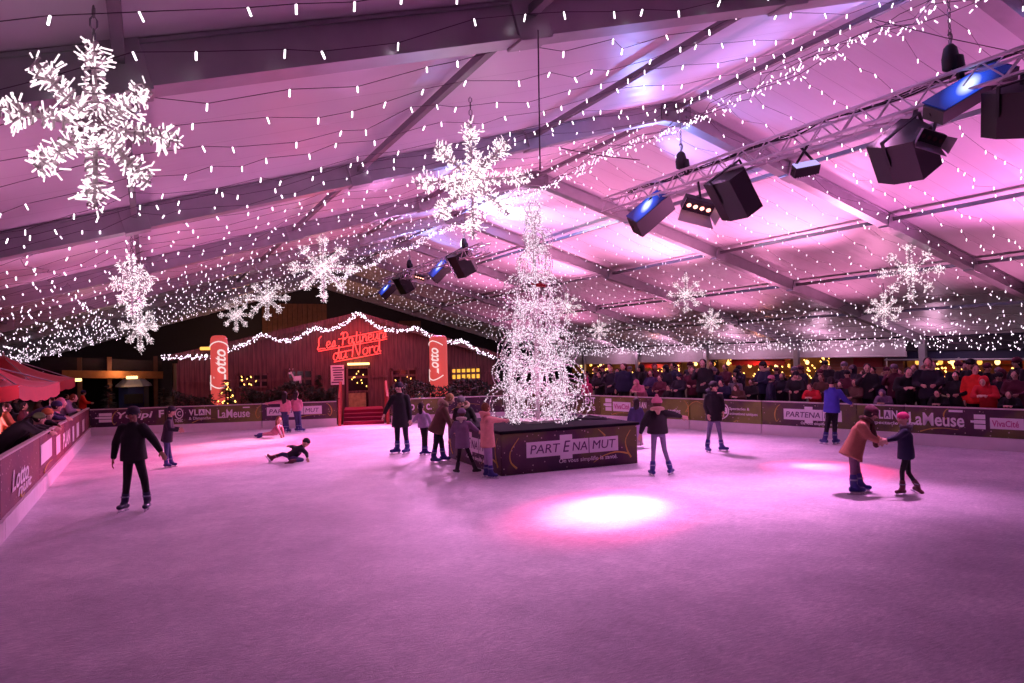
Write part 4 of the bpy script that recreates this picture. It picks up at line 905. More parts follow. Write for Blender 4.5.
b = B(); zt = at_l(189, 379, 31).z; b.loft([(V((p.x, p.y, z)), V((r, 0, 0)), V((0, r, 0))) for z, r in ((0, .2), (.4, .13), (.9, .17), (zt * .75, .1), (zt - .15, .16), (zt, .05))], 12, 2); b.done('carved_post', mat('litpost', (.35, .15, .04), .6, emit=(1, .35, .05), es=.35), t)  # amber light on the post put in as emission
b = B(); b.box((p.x, p.y, .05), .5, .5, .1); b.done('base', 'brownpanel', t)

# ------------------------------------------------------------------ firs and shrubs
def fir(c, h, r, label, seed, m='foliage', lights=None, group='dark firs behind the far boards'):
    q = random.Random(seed); c = V(c); t = empty('fir_tree', c, label, 'fir tree', group)
    b = B(); b.tube([c, c + ZZ * h * .96], .05, 7, r2=.012); b.done('trunk', 'bark', t)
    b = B()
    for k in range(int(95 * h)):
        u = q.random() ** 1.25; z = h * (.08 + .92 * u); rr = r * (1 - u) * q.uniform(.75, 1.1) + .04; a = q.uniform(0, 2 * PI); d = V((math.cos(a), math.sin(a), 0)); p = c + ZZ * z; e = p + d * rr - ZZ * (rr * .25 * q.uniform(.3, 1.6)); s_ = V((-d.y, d.x, 0))
        for f in (.35, .6, .85, 1.0):
            m_ = p.lerp(e, f); w = .09 * (1.2 - f * .5)
            for sg in (-1, 1): b.bm.faces.new([b.bm.verts.new(v) for v in (m_ - d * .04, m_ + d * .05, m_ + d * .08 + s_ * sg * w * 1.6 - ZZ * .02)])
        b.tube([p, e], .012, 3)
    b.done('foliage', m, t)
    if lights:
        b = B()
        for k in range(lights):
            u = q.random(); a = q.uniform(0, 2 * PI); p = c + V((math.cos(a) * r * (1 - u), math.sin(a) * r * (1 - u), h * (.1 + .88 * u))); b.rod(p, p + V((.02, 0, .045)), .017)
        o = b.done('light', 'yellowbulb', t); o['kind'] = 'stuff'
i = 0
names = ['first', 'second', 'third', 'fourth', 'fifth', 'sixth', 'seventh', 'eighth', 'ninth', 'tenth', 'eleventh', 'twelfth', 'thirteenth', 'fourteenth', 'fifteenth', 'sixteenth', 'seventeenth', 'eighteenth', 'nineteenth', 'twentieth']
for x, yt in ((101, 384), (158, 386), (250, 388), (276, 391), (329, 389)):
    s = s_of(FB, x); p = pt(FB, s, 0, -.75); zt = at_d(x, yt, depth(p)).z
    fir(p, zt, .36, '%s dark fir along the far boards, counted from the left corner' % names[i], 20 + i); i += 1
p = pt(FB, s_of(FB, 222), 0, -.8); fir(p, at_d(222, 379, depth(p)).z, .55, 'fir with small amber lights in front of the tall left red column', 51, 'foliage2', 46)
for j, (x, yt) in enumerate(((404, 386), (421, 391), (456, 385), (478, 387))):
    p = pt(FB, s_of(FB, x), 0, -.8); fir(p, at_d(x, yt, depth(p)).z, .36, '%s fir right of the carpeted steps, counted from the handrail' % names[j], 70 + j, 'foliage', 14 if j == 1 else None)
p = V((cw(316, 400).x, CL - .62, 0)); fir(p, 1.7, .4, 'fir leaning on the chalet front under the window with the reindeer', 91)

def hedge(x0, x1, off, h, label, seed):
    q = random.Random(seed); a, c = pt(FB, s_of(FB, x0), 0, -off), pt(FB, s_of(FB, x1), 0, -off); d = c - a; L = d.length; d.normalize(); n = FB['n']; t = empty('hedge', (a + c) / 2, label, 'hedge')
    b = B(); 
    for k in range(int(L / .4)): p = a + d * (.2 + .4 * k); b.tube([p, p + ZZ * h * .7], .03, 5, r2=.012)
    b.done('stem', 'bark', t); b = B()
    for k in range(int(L * 900)):
        p = a + d * q.uniform(0, L) + n * q.uniform(-.28, .28); p.z = h * q.random() ** .7 * (1 + .12 * math.sin(p.x * 3)); v = V((q.gauss(0, 1), q.gauss(0, 1), q.gauss(0, 1))).normalized(); w_ = v.cross(V((q.gauss(0, 1), q.gauss(0, 1), q.gauss(0, 1)))).normalized() * .03
        b.bm.faces.new([b.bm.verts.new(x) for x in (p - w_, p + v * .1, p + w_, p - v * .03)])
    b.done('foliage', 'foliage', t)
hedge(168, 210, .75, 1.25, 'dark leafy hedge behind the far boards, left of the tall red column', 31)
hedge(233, 336, 1.8, 1.35, 'long dark hedge between the far boards and the chalet, left of the steps', 32)
hedge(392, 500, 1.95, 1.3, 'dark hedge between the far boards and the chalet, right of the steps', 33)

# ------------------------------------------------------------------ right side: stalls behind the crowd
SC = 33.0
def spoint(x): p = at_c(x, 385, SC); return p.y
def stall(x0, x1, zr, roofm, label, val=None, back='brownpanel', lamps=0, sparkle=0, counter=True, depth_=2.6, deeph=.35):
    y0, y1 = sorted((spoint(x0), spoint(x1))); w = y1 - y0; ym = (y0 + y1) / 2; t = empty('market_stall', (SC, ym, 0), label, 'market stall', 'stalls behind the crowd')
    b = B(); b.box((SC + depth_, ym, zr / 2), .08, w, zr); b.done('back_wall', back, t)
    for y in (y0 + .05, y1 - .05): b = B(); b.box((SC + depth_ / 2, y, zr / 2), depth_, .08, zr); b.done('side_wall', 'brownpanel', t)
    b = B(); b.prism([V((SC - .5, y0, zr - .12)), V((SC + depth_ + .1, y0, zr + deeph)), V((SC + depth_ + .1, y0, zr + deeph + .08)), V((SC - .5, y0, zr - .04))], (0, w, 0)); b.done('roof', roofm, t)
    if val:
        b = B(); n = max(4, int(w / .35))
        for k in range(n): b.prism([V((SC - .5, y0 + w * k / n, zr - .05)), V((SC - .5, y0 + w * (k + 1) / n, zr - .05)), V((SC - .5, y0 + w * (k + 1) / n, zr - .34)), V((SC - .5, y0 + w * (k + .5) / n, zr - .42)), V((SC - .5, y0 + w * k / n, zr - .34))], (.02, 0, 0))
        b.done('valance', val, t)
    if counter:
        b = B(); b.box((SC + .1, ym, .28), .1, w - .1, .56); b.box((SC, ym, .58), .5, w, .06); b.done('counter', 'brownpanel', t)
    b = B()
    for k in range(3): b.box((SC + depth_ - .2, ym, .62 + .36 * k), .3, w * .9, .04)
    b.done('shelf', 'brownpanel', t)
    for k in range(lamps):
        y = y0 + w * (k + .5) / lamps; b = B(); c = V((SC + .5, y, zr - .45)); b.ell(c, (V((.11, 0, 0)), V((0, .11, 0)), V((0, 0, .13))), 10, 7); b.done('lantern', 'warmglow' if k % 2 else 'amberglow', t)
    if sparkle:
        b = B()
        for k in range(sparkle):
            p = V((SC + random.uniform(.1, depth_ - .3), random.uniform(y0 + .15, y1 - .15), random.uniform(.55, zr - .12))); b.rod(p, p + V((0, .06, .06)), .036)
        o = b.done('small_light', 'yellowbulb', t); o['kind'] = 'stuff'
    return y0, y1, zr
ST = [stall(572, 612, 1.75, 'darkroof', 'amber-lit stall farthest along the right side, next to the light tree', None, 'brownpanel', 4, 40), stall(612, 640, 1.75, 'darkroof', 'dark stall front with a few lights behind the spectators beyond the light tree', None, 'gablecloth', 2, 24),
      stall(640, 682, 1.52, 'redcloth', 'stall with a red awning and many yellow lights behind the pink-hooded child', 'redcloth', 'brownpanel', 1, 60), stall(682, 718, 1.85, 'darkroof', 'dark stall behind the tall man in the dark suit', None, 'gablecloth', 2, 26),
      stall(718, 738, 1.9, 'darkroof', 'narrow stall glowing yellow left of the long red awning', None, 'brownpanel', 2, 24), stall(738, 792, 1.74, 'redcloth', 'stall with the longest red awning and orange lanterns', 'redcloth', 'brownpanel', 4, 30), stall(792, 832, 1.95, 'darkroof', 'stall crowded with yellow lights right of the white tent column', None, 'brownpanel', 2, 55)]
y0, y1 = sorted((spoint(832), spoint(906))); b = B(); b.box((SC, (y0 + y1) / 2, 1.25), .3, y1 - y0, 2.5); struct(b.done('wall_right', 'brick'))
ya, yb = sorted((spoint(857), spoint(886))); b = B(); b.box((SC - .19, (ya + yb) / 2, 1.55), .05, yb - ya, .55); o = b.done('wall_sign', mat('redsign', (.30, .02, .04), .6), None); prop(o, 'plain dark red panel fixed to the brick wall behind the crowd', 'sign')
b = B(); b.box((SC - .2, (y0 + y1) / 2, 2.44), .3, y1 - y0, .1); struct(b.done('trim_wall', 'brownpanel'))
ST += [stall(906, 965, 1.95, 'navycloth', 'stall under the dark blue awning with orange lights, left half', None, 'redwood', 5, 44), stall(965, 1060, 1.95, 'navycloth', 'stall under the dark blue awning with orange lights, right half', None, 'redwood', 5, 36)]
ya, yb = sorted((spoint(905), spoint(1070))); t = empty('awning', (SC - 2, (ya + yb) / 2, 2.2), 'large dark blue awning above the crowd at the right', 'awning')
b = B(); b.prism([V((RC + HALF + .3, ya, 1.66)), V((RC + HALF + .3, yb, 1.66)), V((RC + HALF + .3, yb, 3.1)), V((RC + HALF + .3, ya, 3.1))], (.05, 0, 0)); b.done('front_cloth', 'navycloth', t)
b = B(); b.tube([V((RC + HALF + .3, ya, 1.66)), V((RC + HALF + .3, yb, 1.66))], .05, 8); b.done('front_bar', 'alu', t)
for yy in (ya + .1, (ya + yb) / 2, yb - .1): b = B(); b.tube([(RC + HALF + .3, yy, -.06), (RC + HALF + .3, yy, 1.75)], .04, 8); b.done('support_pole', 'alu', t)
b = B(); y0 = spoint(850); b.tube([V((SC + 4, 5, -.05)), V((SC + 4, 62, -.05))], .05, 4); b.prism([V((SC + 4, 5, 0)), V((SC + 4, 70, 0)), V((SC + 4, 70, 4)), V((SC + 4, 5, 4))], (.1, 0, 0)); struct(b.done('wall_far_right', 'gablecloth'))

# ------------------------------------------------------------------ people
def head(b, c, f, u, s):
    """face-shaped head: c centre, f facing, u up, s head height; returns anchor points"""
    f = V(f).normalized(); u = V(u); x = f.cross(u).normalized(); u = x.cross(f).normalized(); h = s / 2
    def fn(q):
        x_, y_, z_ = q                                           # y forward
        w = 1 - .22 * max(0, -z_) ** 1.5; x_ *= w
        if y_ > 0: y_ *= .98 - .16 * max(0, z_ - .35)
        else: y_ *= 1.06 - .25 * max(0, -z_)
        return V((x_, y_, z_))
    b.ell(c, (x * h * .72, f * h * .86, u * h), 18, 13, fn)
    b.cap(c + f * h * .80 + u * h * .10, c + f * h * 1.0 - u * h * .16, h * .07, h * .13, 8)      # nose
    b.cap(c + f * h * .70 + u * h * .20 - x * h * .36, c + f * h * .70 + u * h * .20 + x * h * .36, h * .11, h * .11, 8)   # brow
    b.cap(c + f * h * .55 - u * h * .78, c + f * h * .68 - u * h * .70, h * .22, h * .18, 8)     # chin
    for sg in (-1, 1):
        b.ell(c + x * sg * h * .74 - f * h * .05, (x * h * .09, f * h * .17, u * h * .27), 8, 6)  # ears
        b.ell(c + f * h * .58 - u * h * .22 + x * sg * h * .38, (x * h * .22, f * h * .2, u * h * .22), 8, 6)  # cheeks
    return x, f, u
def add_face(me, c, x, f, u, s):
    h = s / 2; b = bmesh.new(); b.from_mesh(me); w = B(); w.bm.free(); w.bm = b
    for sg in (-1, 1): w.mi = 1; w.ell(c + f * h * .80 + u * h * .02 + x * sg * h * .31, (x * h * .13, f * h * .07, u * h * .07), 8, 5)
    w.mi = 2; w.ell(c + f * h * .84 - u * h * .42, (x * h * .23, f * h * .07, u * h * .07), 8, 5)
    b.to_mesh(me); b.free()
def hand(b, w, d, pn, side, s, curl=.5):
    """w wrist, d pointing direction, pn palm normal, side thumb direction sign vector"""
    d = V(d).normalized(); pn = (V(pn) - d * V(pn).dot(d)).normalized(); lat = d.cross(pn).normalized() * side; k = s
    pal = w + d * .085 * k
    b.loft([(w, lat * .026 * k, pn * .019 * k), (w + d * .05 * k, lat * .040 * k, pn * .016 * k), (pal, lat * .042 * k, pn * .014 * k)], 10)
    for i, L in enumerate((.066, .075, .070, .054)):
        r0 = pal + lat * ((.031 - .0205 * i) * k) - d * .006 * k; d1 = (d + lat * (.14 - .09 * i)).normalized(); p1 = r0 + d1 * L * .5 * k; d2 = (d1 + pn * curl).normalized(); p2 = p1 + d2 * L * .34 * k; d3 = (d1 + pn * curl * 2).normalized(); p3 = p2 + d3 * L * .26 * k
        b.cap(r0, p1, .0098 * k, .009 * k, 7); b.cap(p1, p2, .009 * k, .0085 * k, 7); b.cap(p2, p3, .0085 * k, .0075 * k, 7)
    t0 = w + d * .025 * k + lat * .026 * k; t1 = t0 + (d * .7 + lat * .75 + pn * .25).normalized() * .04 * k; t2 = t1 + (d + lat * .25 + pn * .3).normalized() * .032 * k
    b.cap(t0, t1, .0125 * k, .0105 * k, 7); b.cap(t1, t2, .0105 * k, .0085 * k, 7)
def figure(label, foot, J, hgt, face, up=(0, 0, 1), coat='c_black', trousers='c_black', boots='bootblue', hair='h_dark', hat=None, hood=None, longhair=0, headh=None, hem=None, flare=1.0, toes=None, skates=True, scarf=None, bulk=1.0, lay=False, skin='skin', group='skaters on the ice', ponytail=False, vox=1.0, pom=False, legr=1.0):
    """J: joints as world points: head neck sL sR eL eR wL wR pel (hem) hL hR kL kR aL aR"""
    s = hgt / 1.7; hs = headh or hgt / (7.4 if hgt > 1.55 else 6.6)
    root = empty('person', foot, label, 'person', group)
    lat = (J['sR'] - J['sL']); ax = (J['neck'] - J['pel']).normalized(); lat = (lat - ax * lat.dot(ax))
    lat = lat.normalized() if lat.length > .02 else RGT.copy(); dep = lat.cross(ax).normalized()
    sw = (J['sR'] - J['sL']).length / 2
    # body: one continuous surface
    b = B(); x, f, u = head(b, J['head'], face, up, hs)
    b.cap(J['neck'] - ax * .05 * s, J['head'] - u * hs * .28 - f * hs * .08, .056 * s, .052 * s)
    b.loft([(J['pel'] - ax * .06 * s, lat * .13 * s, dep * .09 * s), (J['pel'] + ax * .12 * s, lat * .115 * s, dep * .085 * s), (J['neck'] - ax * .20 * s, lat * .13 * s, dep * .09 * s), (J['neck'] - ax * .05 * s, lat * .10 * s, dep * .06 * s)])
    for k in 'LR':
        b.cap(J['s' + k], J['e' + k], .046 * s, .038 * s); b.cap(J['e' + k], J['w' + k], .038 * s, .027 * s); b.cap(J['neck'] - ax * .07 * s, J['s' + k], .05 * s, .046 * s)
        d = (J['w' + k] - J['e' + k]).normalized(); hand(b, J['w' + k], d, J.get('p' + k, -dep * .6 - lat * (1 if k == 'R' else -1)), (1 if k == 'L' else -1), s * 1.08, .55)
        b.cap(J['h' + k], J['k' + k], .066 * s * legr, .046 * s * legr); b.cap(J['k' + k], J['a' + k], .046 * s * legr, .034 * s * legr)
    me = blob(b, .0095 * vox * max(.7, s), 2); add_face(me, J['head'], x, f, u, hs); put('body', me, [skin, 'eye', 'lip'], root)
    # coat
    b = B(); hemc = J.get('hem', J['pel'] - ax * .08 * s); ch = J['neck'] - ax * .20 * s; wa = J['neck'].lerp(J['pel'], .68); k_ = bulk
    b.loft([(hemc, lat * .185 * s * k_ * flare, dep * .15 * s * k_ * flare), (hemc.lerp(J['pel'], .5) if (hemc - J['pel']).length > .1 else J['pel'], lat * .18 * s * k_ * (1 + flare) / 2, dep * .145 * s * k_ * (1 + flare) / 2), (wa, lat * .165 * s * k_, dep * .13 * s * k_), (ch, lat * max(.165 * s, sw * .92) * k_, dep * .135 * s * k_), (J['neck'] - ax * .07 * s, lat * max(.13 * s, sw * .72), dep * .095 * s), (J['neck'] + ax * .005, lat * .07 * s, dep * .065 * s)], 20)
    for k in 'LR':
        b.cap(J['s' + k] - ax * .015 * s, J['e' + k], .075 * s * k_, .060 * s * k_); b.cap(J['e' + k], J['w' + k] + (J['e' + k] - J['w' + k]).normalized() * .02, .060 * s * k_, .047 * s); b.cap(J['neck'] - ax * .09 * s, J['s' + k] - ax * .02 * s, .075 * s, .075 * s)
    b.loft([(J['neck'] - ax * .03 * s, lat * .085 * s, dep * .085 * s), (J['neck'] + ax * .035 * s, lat * .078 * s, dep * .078 * s)], 14)
    ct = put('coat', blob(b, .016 * vox, 4), coat, root)
    # trousers
    b = B(); pl = (J['hR'] - J['hL']); pl = pl.normalized() if pl.length > .02 else lat
    b.loft([((J['hL'] + J['hR']) / 2 - ax * .05 * s, pl * .14 * s, dep * .105 * s), (J['pel'] + ax * .05 * s, lat * .145 * s, dep * .105 * s)], 16)
    for k in 'LR': b.cap(J['h' + k], J['k' + k], .086 * s * legr, .064 * s * legr); b.cap(J['k' + k], J['a' + k], .064 * s * legr, .050 * s * legr)
    put('trousers', blob(b, .013 * vox, 3), trousers, root)
    # skates
    for k, nm in (('L', 0), ('R', 1)):
        td = V((toes or {}).get(k, (f.x, f.y, 0))); td = td.normalized(); a = J['a' + k]; kd = (J['k' + k] - a).normalized(); dn = V((0, 0, -1)) if not lay else (-kd if abs(kd.dot(td)) < .8 else V((0, 0, -1)))
        dn = (dn - td * dn.dot(td)).normalized(); sd = td.cross(dn)
        sole = a + dn * .085 * s; b = B(); b.cap(a + kd * .13 * s, a, .062 * s, .062 * s); b.loft([(sole - td * .075 * s - dn * .0, sd * .03 * s, dn * .03 * s), (sole - td * .06 * s, sd * .044 * s, dn * .04 * s), (sole + td * .09 * s, sd * .05 * s, dn * .042 * s), (sole + td * .16 * s, sd * .042 * s, dn * .036 * s), (sole + td * .19 * s, sd * .02 * s, dn * .02 * s)], 14); b.cap(a, sole + td * .07 * s - dn * .01 * s, .056 * s, .045 * s)
        bt = put('skate' if skates else 'boot', blob(b, .011 * vox, 2), boots, root)
        if skates:
            c = sole + dn * .062 * s + td * .05 * s; b = B(); b.box(c + dn * .018 * s, .30 * s, .007, .022 * s, (td, sd, dn)); b.box(c - dn * .005 * s - td * .08 * s, .05 * s, .03 * s, .04 * s, (td, sd, dn)); b.box(c - dn * .005 * s + td * .08 * s, .05 * s, .03 * s, .04 * s, (td, sd, dn)); b.done('blade', 'blade', bt)
            b = B(); b.loft([(a + kd * .06 * s, sd * .066 * s, td * .07 * s), (a + kd * .085 * s, sd * .066 * s, td * .07 * s)], 12); b.done('buckle_strap', 'strap', bt)
    # hair, hat, hood
    c = J['head']; h = hs / 2
    if hair:
        b = B(); b.ell(c - f * h * .14 + u * h * .12, (x * h * .84, f * h * .86, u * h * .96), 14, 10)
        if longhair:
            b.loft([(c - f * h * .45 - u * (h * .4 + longhair), x * h * .5, f * h * .16), (c - f * h * .5 - u * h * .6, x * h * .78, f * h * .3), (c - f * h * .35, x * h * .82, f * h * .5)], 14)
        if ponytail: b.cap(c - f * h * .95 + u * h * .2, c - f * h * 1.3 - u * h * 1.2, h * .26, h * .12)
        put('hair', blob(b, .012 * vox, 2), hair, root)
    if hat:
        b = B(); b.ell(c - f * h * .06 + u * h * .36, (x * h * .90, f * h * .98, u * h * .80), 14, 10); b.loft([(c - f * h * .06 + u * h * .16, x * h * .93, f * h * 1.0), (c - f * h * .06 + u * h * .42, x * h * .95, f * h * 1.02)], 16, 2)
        if pom: b.ell(c - f * h * .06 + u * h * 1.3, (x * h * .3, f * h * .3, u * h * .3))
        put('hat', blob(b, .012 * vox, 1), hat, root)
    if hood == 'up':
        b = B(); b.ell(c - f * h * .22 + u * h * .10, (x * h * 1.02, f * h * .98, u * h * 1.15)); b.cap(c - f * h * .4 - u * h * .5, J['neck'] - ax * .03, h * .8, h * .75); put('hood', blob(b, .014 * vox, 2), coat, root)
    elif hood:
        b = B(); n0 = J['neck'] - dep.dot(f) * dep * 0 - f * .05 * s
        ring = [n0 + (x * math.cos(t * PI / 8) * .12 + f * math.sin(t * PI / 8) * .10) * s + u * (.03 - .03 * math.sin(t * PI / 8)) * s for t in range(16)]
        for p, q_ in zip(ring, ring[1:] + ring[:1]): b.cap(p, q_, .042 * s, .042 * s, 8)
        b.cap(n0 - f * .08 * s, n0 - f * .09 * s - ax * .045 * s, .06 * s, .045 * s); put('hood', blob(b, .016 * vox, 2), hood, root)
    if scarf:
        b = B(); n0 = J['neck'] + ax * .02
        ring = [n0 + (lat * math.cos(t * PI / 6) * .085 + dep * math.sin(t * PI / 6) * .08) * s for t in range(12)]
        for p, q_ in zip(ring, ring[1:] + ring[:1]): b.cap(p, q_, .036 * s, .036 * s, 8)
        e = n0 + f * .10 * s; b.cap(e, V((e.x, e.y, e.z - .34 * s)) + f * .06, .04 * s, .05 * s); put('scarf', blob(b, .014 * vox, 2), scarf, root)
    return root
def px_figure(label, fx, fy, hgt, face, pts, hempx=None, d_off=0, **kw):
    """joints read as (column, row, depth offset in metres) around the foot point"""
    ft = ground(fx, fy); D = depth(ft) + d_off; s = hgt / 1.7; J = {}
    for k, v in pts.items():
        p = at_d(v[0], v[1], D + (v[2] if len(v) > 2 else 0)); J[k] = p
    if not kw.get('lay'):
        for k in 'LR':
            p = J['a' + k]; J['a' + k] = V((p.x, p.y, max(.172 * s, min(p.z, .172 * s + kw.get('lift' + k, 0)))))
    kw.pop('liftL', None); kw.pop('liftR', None)
    if hempx: J['hem'] = at_d(hempx[0], hempx[1], D + (hempx[2] if len(hempx) > 2 else 0))
    fw = lambda v: _r0 * v[0] + _fh * v[1] + ZZ * (v[2] if len(v) > 2 else 0)
    if 'toes' in kw and kw['toes']: kw['toes'] = {k: fw(v) for k, v in kw['toes'].items()}
    if 'up' in kw: kw['up'] = fw(kw['up'])
    return figure(label, V((ft.x, ft.y, 0)), J, hgt, fw(face), **kw)
px_figure('boy in a black jacket and black trousers gliding towards the camera near the left boards', 134, 511.5, 1.62, (.05, -1, -.1),
    dict(head=(133, 414), neck=(132.5, 424), sL=(122.5, 427.5), sR=(143, 427), eL=(115.8, 443, .03), eR=(153.5, 440), wL=(113.4, 458.5, -.05), wR=(161, 451.5, -.08), pel=(133.5, 454), hL=(128.6, 459), hR=(139, 459), kL=(127, 481, -.04), kR=(144.5, 480), aL=(125, 502, .05), aR=(147.5, 500.5, .08)),
    (134, 460), coat='c_black', trousers='c_black', hat='c_ink', skin='skin_dark', boots='bootnavy', toes={'L': (-.15, -1), 'R': (.2, -1)}, bulk=1.12)
px_figure('child in dark clothes and a hat standing beside the far boards, turned to the right', 168.5, 467.5, 1.28, (1, -.15, -.1),
    dict(head=(171.5, 411), neck=(170, 418), sL=(168, 421.5, .12), sR=(168.5, 421.5, -.13), eL=(173, 428.5, .14), eR=(169.5, 429.5, -.16), wL=(179.5, 428.5, .08), wR=(178.5, 430.5, -.12), pel=(167, 438), hL=(167, 441, .06), hR=(166.5, 441, -.07), kL=(169, 450.5, .06), kR=(166.5, 451, -.07), aL=(171, 460, .08), aR=(166, 460.5, -.08)),
    (166.5, 441.5), coat='c_ink', trousers='c_denim', hat='c_ink', boots='bootblue', toes={'L': (1, -.1), 'R': (1, -.2)}, bulk=1.1)
px_figure('child in dark clothes fallen sideways on the ice, one leg stretched out', 290, 461.5, 1.25, (.3, -.9, .1),
    dict(head=(306, 442.8), neck=(302.5, 446.5), sL=(298.5, 448.3, .13), sR=(302.5, 449, -.10), eL=(294, 446.8, .1), eR=(306.5, 453.5, -.14), wL=(289.5, 446.3, -.05), wR=(307.3, 457.6, -.16), pel=(291.5, 456.2), hL=(289.5, 456.0, .08), hR=(290.5, 458, -.08), kL=(282.5, 454, .06), kR=(302, 459.8, -.2), aL=(273.5, 457, 0), aR=(291, 461, -.30)),
    (290.5, 456.4), coat='c_ink', trousers='c_denim', hat='c_black', boots='bootred', toes={'L': (-.5, -.3, .8), 'R': (-1, -.2, .1)}, lay=True, up=(.35, 0, 1), headh=.20, bulk=1.05)
px_figure('child with long brown hair in pale trousers crouching on the ice near the far boards', 268, 437.5, 1.22, (.55, -.75, -.3),
    dict(head=(278.8, 420), neck=(279, 425.5), sL=(277, 426.8, -.1), sR=(281.5, 426.5, .1), eL=(279, 431.5, -.16), eR=(283, 431.5, .05), wL=(280.5, 435, -.2), wR=(283.5, 434.6, 0), pel=(274.5, 432.5), hL=(273, 433.5, -.07), hR=(273.5, 433, .08), kL=(267, 434.2, -.12), kR=(267, 433.6, .1), aL=(259.5, 434.8, -.08), aR=(259, 434.4, .1)),
    (273.5, 433.2), coat='c_rose', trousers='c_pink', hair='h_auburn', longhair=.22, boots='bootblue', toes={'L': (-.7, 0, -.3), 'R': (-.7, 0, .2)}, lay=True, up=(.2, -.2, 1), headh=.21)
px_figure('long-haired girl in a pink jacket leaning one arm on the far boards', 285.5, 432.8, 1.42, (-.2, 1, -.1),
    dict(head=(284.3, 394.5), neck=(284.5, 399.2), sL=(280.5, 401.5), sR=(288.5, 401.5), eL=(274, 402.6, .1), eR=(290, 406.5), wL=(268.5, 403.3, .15), wR=(289.3, 410.5, -.02), pel=(284.8, 409.5), hL=(283.2, 411.5), hR=(287, 411.5), kL=(284, 419.5), kR=(287, 419.5), aL=(284.5, 427.5), aR=(287.8, 427.8)),
    (284.8, 411.5), coat='c_pink', trousers='c_denim', hair='h_dark', longhair=.30, boots='bootblue', toes={'L': (-.3, 1), 'R': (.4, 1)})
px_figure('dark-haired girl in pink facing the far boards, right of the girl leaning her arm', 297.5, 431.8, 1.40, (.2, 1, -.1),
    dict(head=(296, 394), neck=(296, 398.8), sL=(292.3, 401), sR=(300.3, 401), eL=(291.3, 405.8, .1), eR=(301.8, 405.8, .06), wL=(293.3, 409, .22), wR=(300.5, 409.5, .2), pel=(296.6, 409), hL=(295.2, 411), hR=(298.8, 411), kL=(296.4, 418.8), kR=(299.6, 418.8), aL=(297.3, 427, .04), aR=(300.3, 427)),
    (296.6, 411), coat='c_rose', trousers='c_denim', hair='h_dark', longhair=.16, boots='bootblue', toes={'L': (-.6, .6), 'R': (1, .2)})
px_figure('woman in a long black coat and dark beanie skating left of the group of children', 400, 454, 1.72, (-.35, -1, 0),
    dict(head=(399, 387.3), neck=(399.8, 394), sL=(393.3, 397), sR=(406.6, 396.4), eL=(388.2, 405.5), eR=(409.6, 408.5), wL=(384.4, 414, -.1), wR=(410.2, 419.5), pel=(400.2, 415), hL=(397, 418), hR=(404.5, 418), kL=(397.4, 433), kR=(405.6, 433), aL=(397.4, 446.5), aR=(407.4, 446.5)),
    (400.4, 427), coat='c_black', trousers='c_ink', hair='h_dark', longhair=.2, hat='c_ink', boots='bootblue', flare=1.15, toes={'L': (-.9, -.4), 'R': (-.5, -.8)}, pom=True)
px_figure('child in a lavender jacket holding the hand of the woman in black', 423.5, 455, 1.15, (.4, 1, 0),
    dict(head=(421.3, 406), neck=(422.3, 411.8), sL=(418.2, 415, .03), sR=(427.3, 415, -.03), eL=(415, 419), eR=(429.6, 420), wL=(412.6, 422), wR=(431, 424.5), pel=(423.5, 423.5), hL=(422, 427), hR=(426, 427), kL=(423.4, 437.5), kR=(426, 437.5), aL=(423.5, 448.5), aR=(426, 448)),
    (423.8, 427.5), coat='c_lavender', trousers='c_black', hair='h_dark', longhair=.16, boots='bootblue', toes={'L': (-.5, -.6), 'R': (.8, -.3)}, bulk=1.15)
px_figure('person in a long brown coat with a fur-edged hood bending towards the pedestal', 437.5, 462.5, 1.62, (.85, .25, -.45),
    dict(head=(450, 398.5), neck=(445.2, 404.2), sL=(442, 408.5, .15), sR=(444.5, 408.8, -.15), eL=(446.5, 418, .18), eR=(448.5, 420.5, -.16), wL=(453.5, 422.5, .15), wR=(452, 428, -.12), pel=(438.6, 424), hL=(438, 428, .08), hR=(437.5, 428, -.09), kL=(441.5, 442.5, .1), kR=(436, 443, -.1), aL=(442.8, 455.8, .1), aR=(433.6, 457.2, -.1)),
    (435.5, 432.5), coat='c_brown', trousers='c_ink', hair='h_blond', hood='c_fur', boots='bootblue', flare=1.15, toes={'L': (.95, -.2), 'R': (.9, -.4)}, bulk=1.12)
px_figure('person in black with a pale fur collar behind the children at the pedestal', 462, 459.5, 1.6, (-.15, -.9, -.3),
    dict(head=(461, 401.2), neck=(463.2, 407), sL=(456.8, 410), sR=(470, 409.6), eL=(454.6, 419.5), eR=(474, 417), wL=(455.8, 428, -.12), wR=(476.6, 424.5, -.15), pel=(462.5, 425), hL=(459.5, 429), hR=(465.8, 429), kL=(459.3, 442), kR=(466, 442), aL=(459, 453), aR=(466, 453)),
    (462.5, 431), coat='c_black', trousers='c_black', hair='h_brown', hat='c_grey', hood='c_fur', boots='bootblack', toes={'L': (-.2, -1), 'R': (.2, -1)}, bulk=1.1)
px_figure('child in a purple coat and beanie seen from behind, arms held out towards the pedestal', 465, 474, 1.20, (.1, 1, 0),
    dict(head=(461.8, 413.2), neck=(461.8, 419.5), sL=(455.8, 423.3), sR=(468.6, 423), eL=(451.4, 432.5), eR=(474.2, 428.2, .1), wL=(449.6, 438.5), wR=(478.6, 431, .2), pel=(462.6, 440), hL=(459.8, 446), hR=(466, 446), kL=(458.8, 457.5), kR=(471, 458), aL=(457.4, 468, .0), aR=(475, 469.5, .0)),
    (462.8, 447.8), coat='c_mauve', trousers='c_black', hair='h_brown', hat='c_mauve', hood='c_cream', boots='bootblack', skates=False, toes={'L': (-.45, .5), 'R': (.7, .3)}, bulk=1.15, legr=.8)
